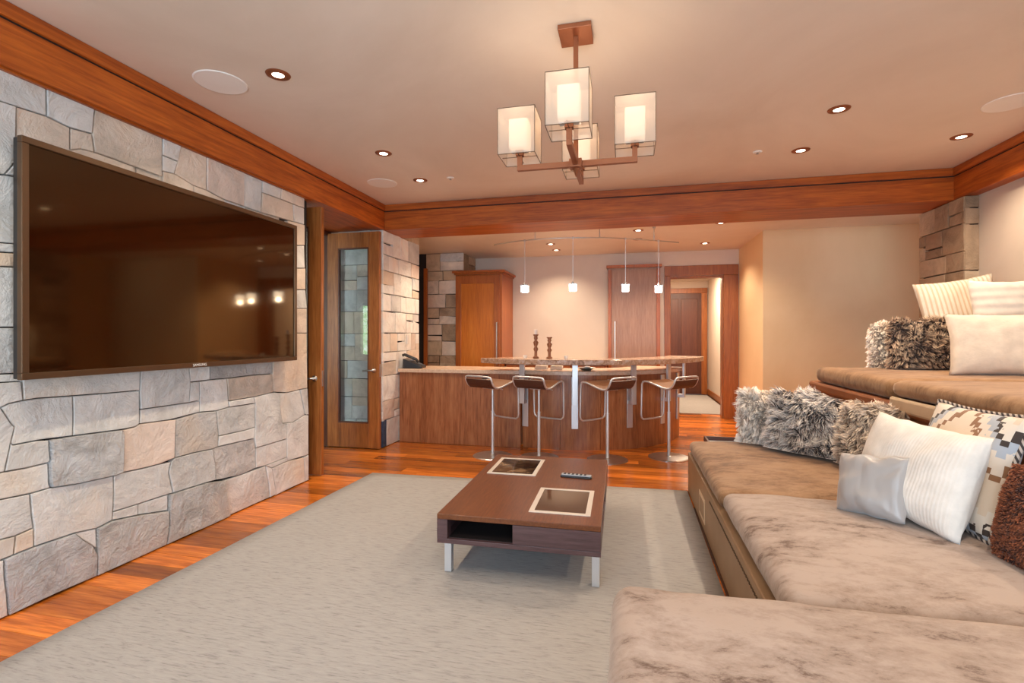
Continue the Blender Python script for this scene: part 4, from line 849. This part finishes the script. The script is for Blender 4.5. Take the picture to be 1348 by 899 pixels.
G().lathe([(0.035, 0.0), (0.055, 0.003), (0.10, 0.026), (0.104, 0.030), (0.097, 0.028), (0.052, 0.008), (0.001, 0.006)], 28, cap=False).build('bowl', 'steel', dsh, smooth=True); G().tube([(-0.03, 0, 0.024), (0.0, 0.01, 0.034), (0.04, 0, 0.03)], 0.012, 8).build('contents', 'white', dsh, smooth=True)
for i, (x, y, lab) in enumerate(((-0.98, 5.70, 'left folded cream napkin stack on the bar counter'), (-0.80, 5.68, 'right folded cream napkin stack on the bar counter'))):
    n_ = thing('napkin_stack', lab, 'napkins', (x, y, 0.8635), group='napkin stacks on the lower counter')
    for k in range(4): BX('napkin', (-0.07+0.002*k, 0.07-0.001*k, -0.05, 0.05+0.002*k, k*0.011, k*0.011+0.010), 'linen', n_, 0.002)
sw = thing('light_switch', 'white light switch plate on the stone pier above the phone', 'switch', (-2.6485, 5.67, 1.205))
BX('plate', (0, 0.012, -0.035, 0.035, -0.06, 0.06), 'white', sw, 0.003); BX('rocker', (0.012, 0.016, -0.016, 0.016, -0.03, 0.03), 'white', sw, 0.001)

# ---- monorail pendants over the bar
rl = thing('track_light_rail', 'curved steel light rail hanging over the bar', 'light rail', (-0.6, 5.8, 2.55))
A, B, C_ = Vector((-1.63, 6.0)), Vector((-0.675, 5.367)), Vector((0.60, 6.37))
rp = lambda s: A*(1-s)**2+B*2*s*(1-s)+C_*s*s
RZ = 2.385
G().tube([(rp(k/40).x+0.6, rp(k/40).y-5.8, RZ-2.55) for k in range(41)], 0.008, 6).build('rail', 'steel', rl, smooth=True)
for s_ in (0.28, 0.62, 0.88):
    p = rp(s_); o = G().tube([(p.x+0.6, p.y-5.8, RZ-2.55), (p.x+0.6, p.y-5.8, 0.0)], 0.006, 6).build('hanger', 'steel', rl)
    G().lathe([(0.045 if s_ == 0.62 else 0.02, -0.018), (0.045 if s_ == 0.62 else 0.02, -0.0005)], 20, (p.x+0.6, p.y-5.8, 0)).build('canopy', 'steel', o)
def make_pendant():
    t = thing('pendant_lamp', 'x', 'pendant light', (0, 0, RZ)); d = -0.575
    G().tube([(0, 0, -0.006), (0, 0, d+0.05)], 0.0028, 6).build('cord', 'steel', t); G().lathe([(0.012, -0.012), (0.012, 0.012)], 10).build('connector', 'steel', t)
    G().lathe([(0.020, d+0.035), (0.020, d+0.055), (0.008, d+0.07)], 14).build('socket', 'steel', t)
    g = G(); g.box(-0.040, 0.040, -0.040, 0.040, d-0.042, d+0.034); g.build('glass_cube', 'pend_glass', t, bevel=0.006)
    for sx in (-1, 1):
        for sy in (-1, 1): BX('corner_clip', (sx*0.036-0.012, sx*0.036+0.012, sy*0.036-0.012, sy*0.036+0.012, d+0.028, d+0.042), 'steel', t)
    point(t, (0, 0, d-0.075), PEND_W, (1.0, 0.90, 0.76), 0.03); return t
p0 = make_pendant()
for i, (s_, lab) in enumerate(((0.218, 'leftmost'), (0.487, 'second from left'), (0.744, 'third from left'), (0.902, 'rightmost'))):
    o = p0 if i == 0 else copy_tree(p0); p = rp(s_)
    o.location = (p.x, p.y, RZ); o['label'] = lab+' of the small lit glass cube pendants over the bar'; o['group'] = 'cube pendants over the bar'

# ---- chandelier
ch = thing('chandelier', 'copper four-armed chandelier with sheer box shades', 'chandelier', (-0.245, 2.40, 2.71))
BX('canopy', (-0.078, 0.078, -0.078, 0.078, -0.024, -0.0005), 'bronze', ch, 0.002); BX('stem', (-0.011, 0.011, -0.011, 0.011, -0.62, -0.024), 'bronze', ch, 0.001)
BX('hub', (-0.03, 0.03, -0.03, 0.03, -0.655, -0.615), 'bronze', ch, 0.002); G().lathe([(0.0, -0.70), (0.010, -0.672), (0.016, -0.655)], 4, cap=False).build('finial', 'bronze', ch)
for k, (dx, dy) in enumerate(((1, 0), (0, 1), (-1, 0), (0, -1))):
    a = 0.275; w2 = 0.012
    g = G()
    if dx: g.box(min(dx*0.03, dx*a)-(w2 if dx < 0 else 0), max(dx*0.03, dx*a)+(w2 if dx > 0 else 0), -w2, w2, -0.648, -0.622)
    else: g.box(-w2, w2, min(dy*0.03, dy*a)-(w2 if dy < 0 else 0), max(dy*0.03, dy*a)+(w2 if dy > 0 else 0), -0.648, -0.622)
    g.box(dx*a-w2, dx*a+w2, dy*a-w2, dy*a+w2, -0.622, -0.575); arm = g.build('arm', 'bronze', ch, bevel=0.001)
    x, y = dx*a, dy*a; h = 0.09; z0, z1 = -0.590, -0.370
    BX('lamp_holder', (x-0.018, x+0.018, y-0.018, y+0.018, -0.575, -0.550), 'bronze', arm)
    g = G()
    for q in ((x-h, x+h, y-h, y-h+0.001), (x-h, x+h, y+h-0.001, y+h), (x-h, x-h+0.001, y-h, y+h), (x+h-0.001, x+h, y-h, y+h)): g.box(*q, z0, z1)
    sh = g.build('shade', 'sheer', ch); g = G(); e = 0.0018
    for zz in (z0, z1):
        for q in (((x-h, y-h), (x+h, y-h)), ((x+h, y-h), (x+h, y+h)), ((x+h, y+h), (x-h, y+h)), ((x-h, y+h), (x-h, y-h))): g.tube([(q[0][0], q[0][1], zz), (q[1][0], q[1][1], zz)], e, 4)
    for sx in (-h, h):
        for sy in (-h, h): g.tube([(x+sx, y+sy, z0), (x+sx, y+sy, z1)], e, 4)
    g.tube([(x-h, y, z0+0.012), (x+h, y, z0+0.012)], e, 4); g.tube([(x, y-h, z0+0.012), (x, y+h, z0+0.012)], e, 4)
    g.build('shade_frame', 'shade_wire', sh)
    BX('inner_glass', (x-0.046, x+0.046, y-0.046, y+0.046, -0.545, -0.405), 'bulb_glass', arm, 0.004)
    for sx in (-1, 1): BX('glass_clip', (x+sx*0.03-0.012, x+sx*0.03+0.012, y-0.012, y+0.012, -0.557, -0.547), 'white', arm)
    point(ch, (x, y, -0.33), CHAND_W, WARM, 0.05)

# ---- ceiling fittings
def make_can(r=0.052):
    t = thing('recessed_light', 'x', 'ceiling light', (0, 0, 0))
    G().lathe([(r*0.62, -0.0015), (r*0.62, -0.006), (r+0.012, -0.004), (r+0.014, -0.0005)], 28, cap=False).build('trim_ring', 'bronze', t, smooth=True)
    G().lathe([(r*0.62, -0.004), (r*0.3, -0.005), (0.0005, -0.005)], 20, cap=False).build('lens', 'can_lens', t, smooth=True); return t
c0 = make_can(); first = True
cans = [(-1.905, 2.41, 2.71, 'recessed downlight beside the large round speaker in the left ceiling', CAN_W), (-1.905, 3.64, 2.71, 'recessed downlight in the left ceiling halfway to the wood beam', CAN_W*0.8), (-1.90, 4.35, 2.71, 'recessed downlight beside the small far round speaker', CAN_W*0.8),
        (1.322, 3.60, 2.71, 'recessed downlight in the right ceiling, nearest the camera of the two inner ones', CAN_W), (1.322, 4.33, 2.71, 'recessed downlight in the right ceiling close to the wood beam', CAN_W), (2.377, 4.30, 2.71, 'recessed downlight nearest the right corner of the beams', CAN_W),
        (-1.07, 6.98, 2.55, 'nearer of two recessed downlights over the left of the bar', BAR_W), (-1.06, 7.49, 2.55, 'farther of two recessed downlights over the left of the bar', BAR_W), (0.12, 6.90, 2.55, 'recessed downlight behind the light rail over the bar centre', BAR_W), (0.12, 6.32, 2.55, 'recessed downlight just before the light rail over the bar centre', BAR_W),
        (-1.95, 5.92, 2.55, 'added unseen downlight behind the wood beam, brightening the stone pier', BAR_W*1.3), (1.048, 7.41, 2.55, 'recessed downlight in front of the hall doorway', BAR_W), (1.037, 6.11, 2.55, 'recessed downlight just behind the wood beam right of the bar', BAR_W),  # the can behind the beam is added out of view to brighten the pier
        (-1.905, 0.9, 2.71, 'added unseen downlight over the near left of the room', CAN_W), (0.0, 0.5, 2.71, 'added unseen downlight over the near middle of the room', CAN_W), (1.322, 1.6, 2.71, 'added unseen downlight over the near right seating', CAN_W), (2.377, 2.3, 2.71, 'added unseen downlight over the raised tier near the right wall', CAN_W)]  # these near cans are out of view, added for the light they give
for x, y, z, lab, pw in cans:
    o = c0 if first else copy_tree(c0); first = False
    o.location = (x, y, z); o['label'] = lab; o['group'] = 'recessed ceiling downlights'
for o in [q for q in sc.objects if q.get('category') == 'ceiling light']:
    pw = [c[4] for c in cans if c[3] == o['label']][0]; spot(o, (0, 0, -0.012), pw, WARM, 130, 0.7)
def ceil_speaker(x, y, r, lab):
    t = thing('ceiling_speaker', lab, 'speaker', (x, y, 2.71), group='round ceiling speakers')
    G().lathe([(r, -0.0005), (r-0.002, -0.004), (r-0.008, -0.005), (r-0.014, -0.004)], 40, cap=False).build('rim', 'speaker', t, smooth=True); G().lathe([(r-0.013, -0.004), (0.001, -0.005)], 40, cap=False).build('grille', 'speaker', t)
ceil_speaker(-2.286, 2.41, 0.14, 'large round ceiling speaker nearest the television'); ceil_speaker(-2.29, 4.35, 0.14, 'round ceiling speaker in the far left corner by the beam'); ceil_speaker(2.33, 3.74, 0.14, 'round ceiling speaker at the right edge of the picture')
for x, y, lab in ((0.999, 4.29, 'small sprinkler cap in the right ceiling near the beam'), (-1.60, 4.35, 'small sprinkler cap in the left ceiling near the beam')):
    s_ = thing('sprinkler_head', lab, 'sprinkler', (x, y, 2.71), group='ceiling sprinkler caps'); G().lathe([(0.035, -0.0005), (0.033, -0.006), (0.02, -0.009)], 20).build('cover', 'speaker', s_); G().lathe([(0.008, -0.009), (0.012, -0.02)], 10).build('nozzle', 'steel', s_)
area('hall_ceiling_light', (1.05, 9.8, 2.40), (0, 0, 0), 0.5, 0.5, HALL_W, WARM)
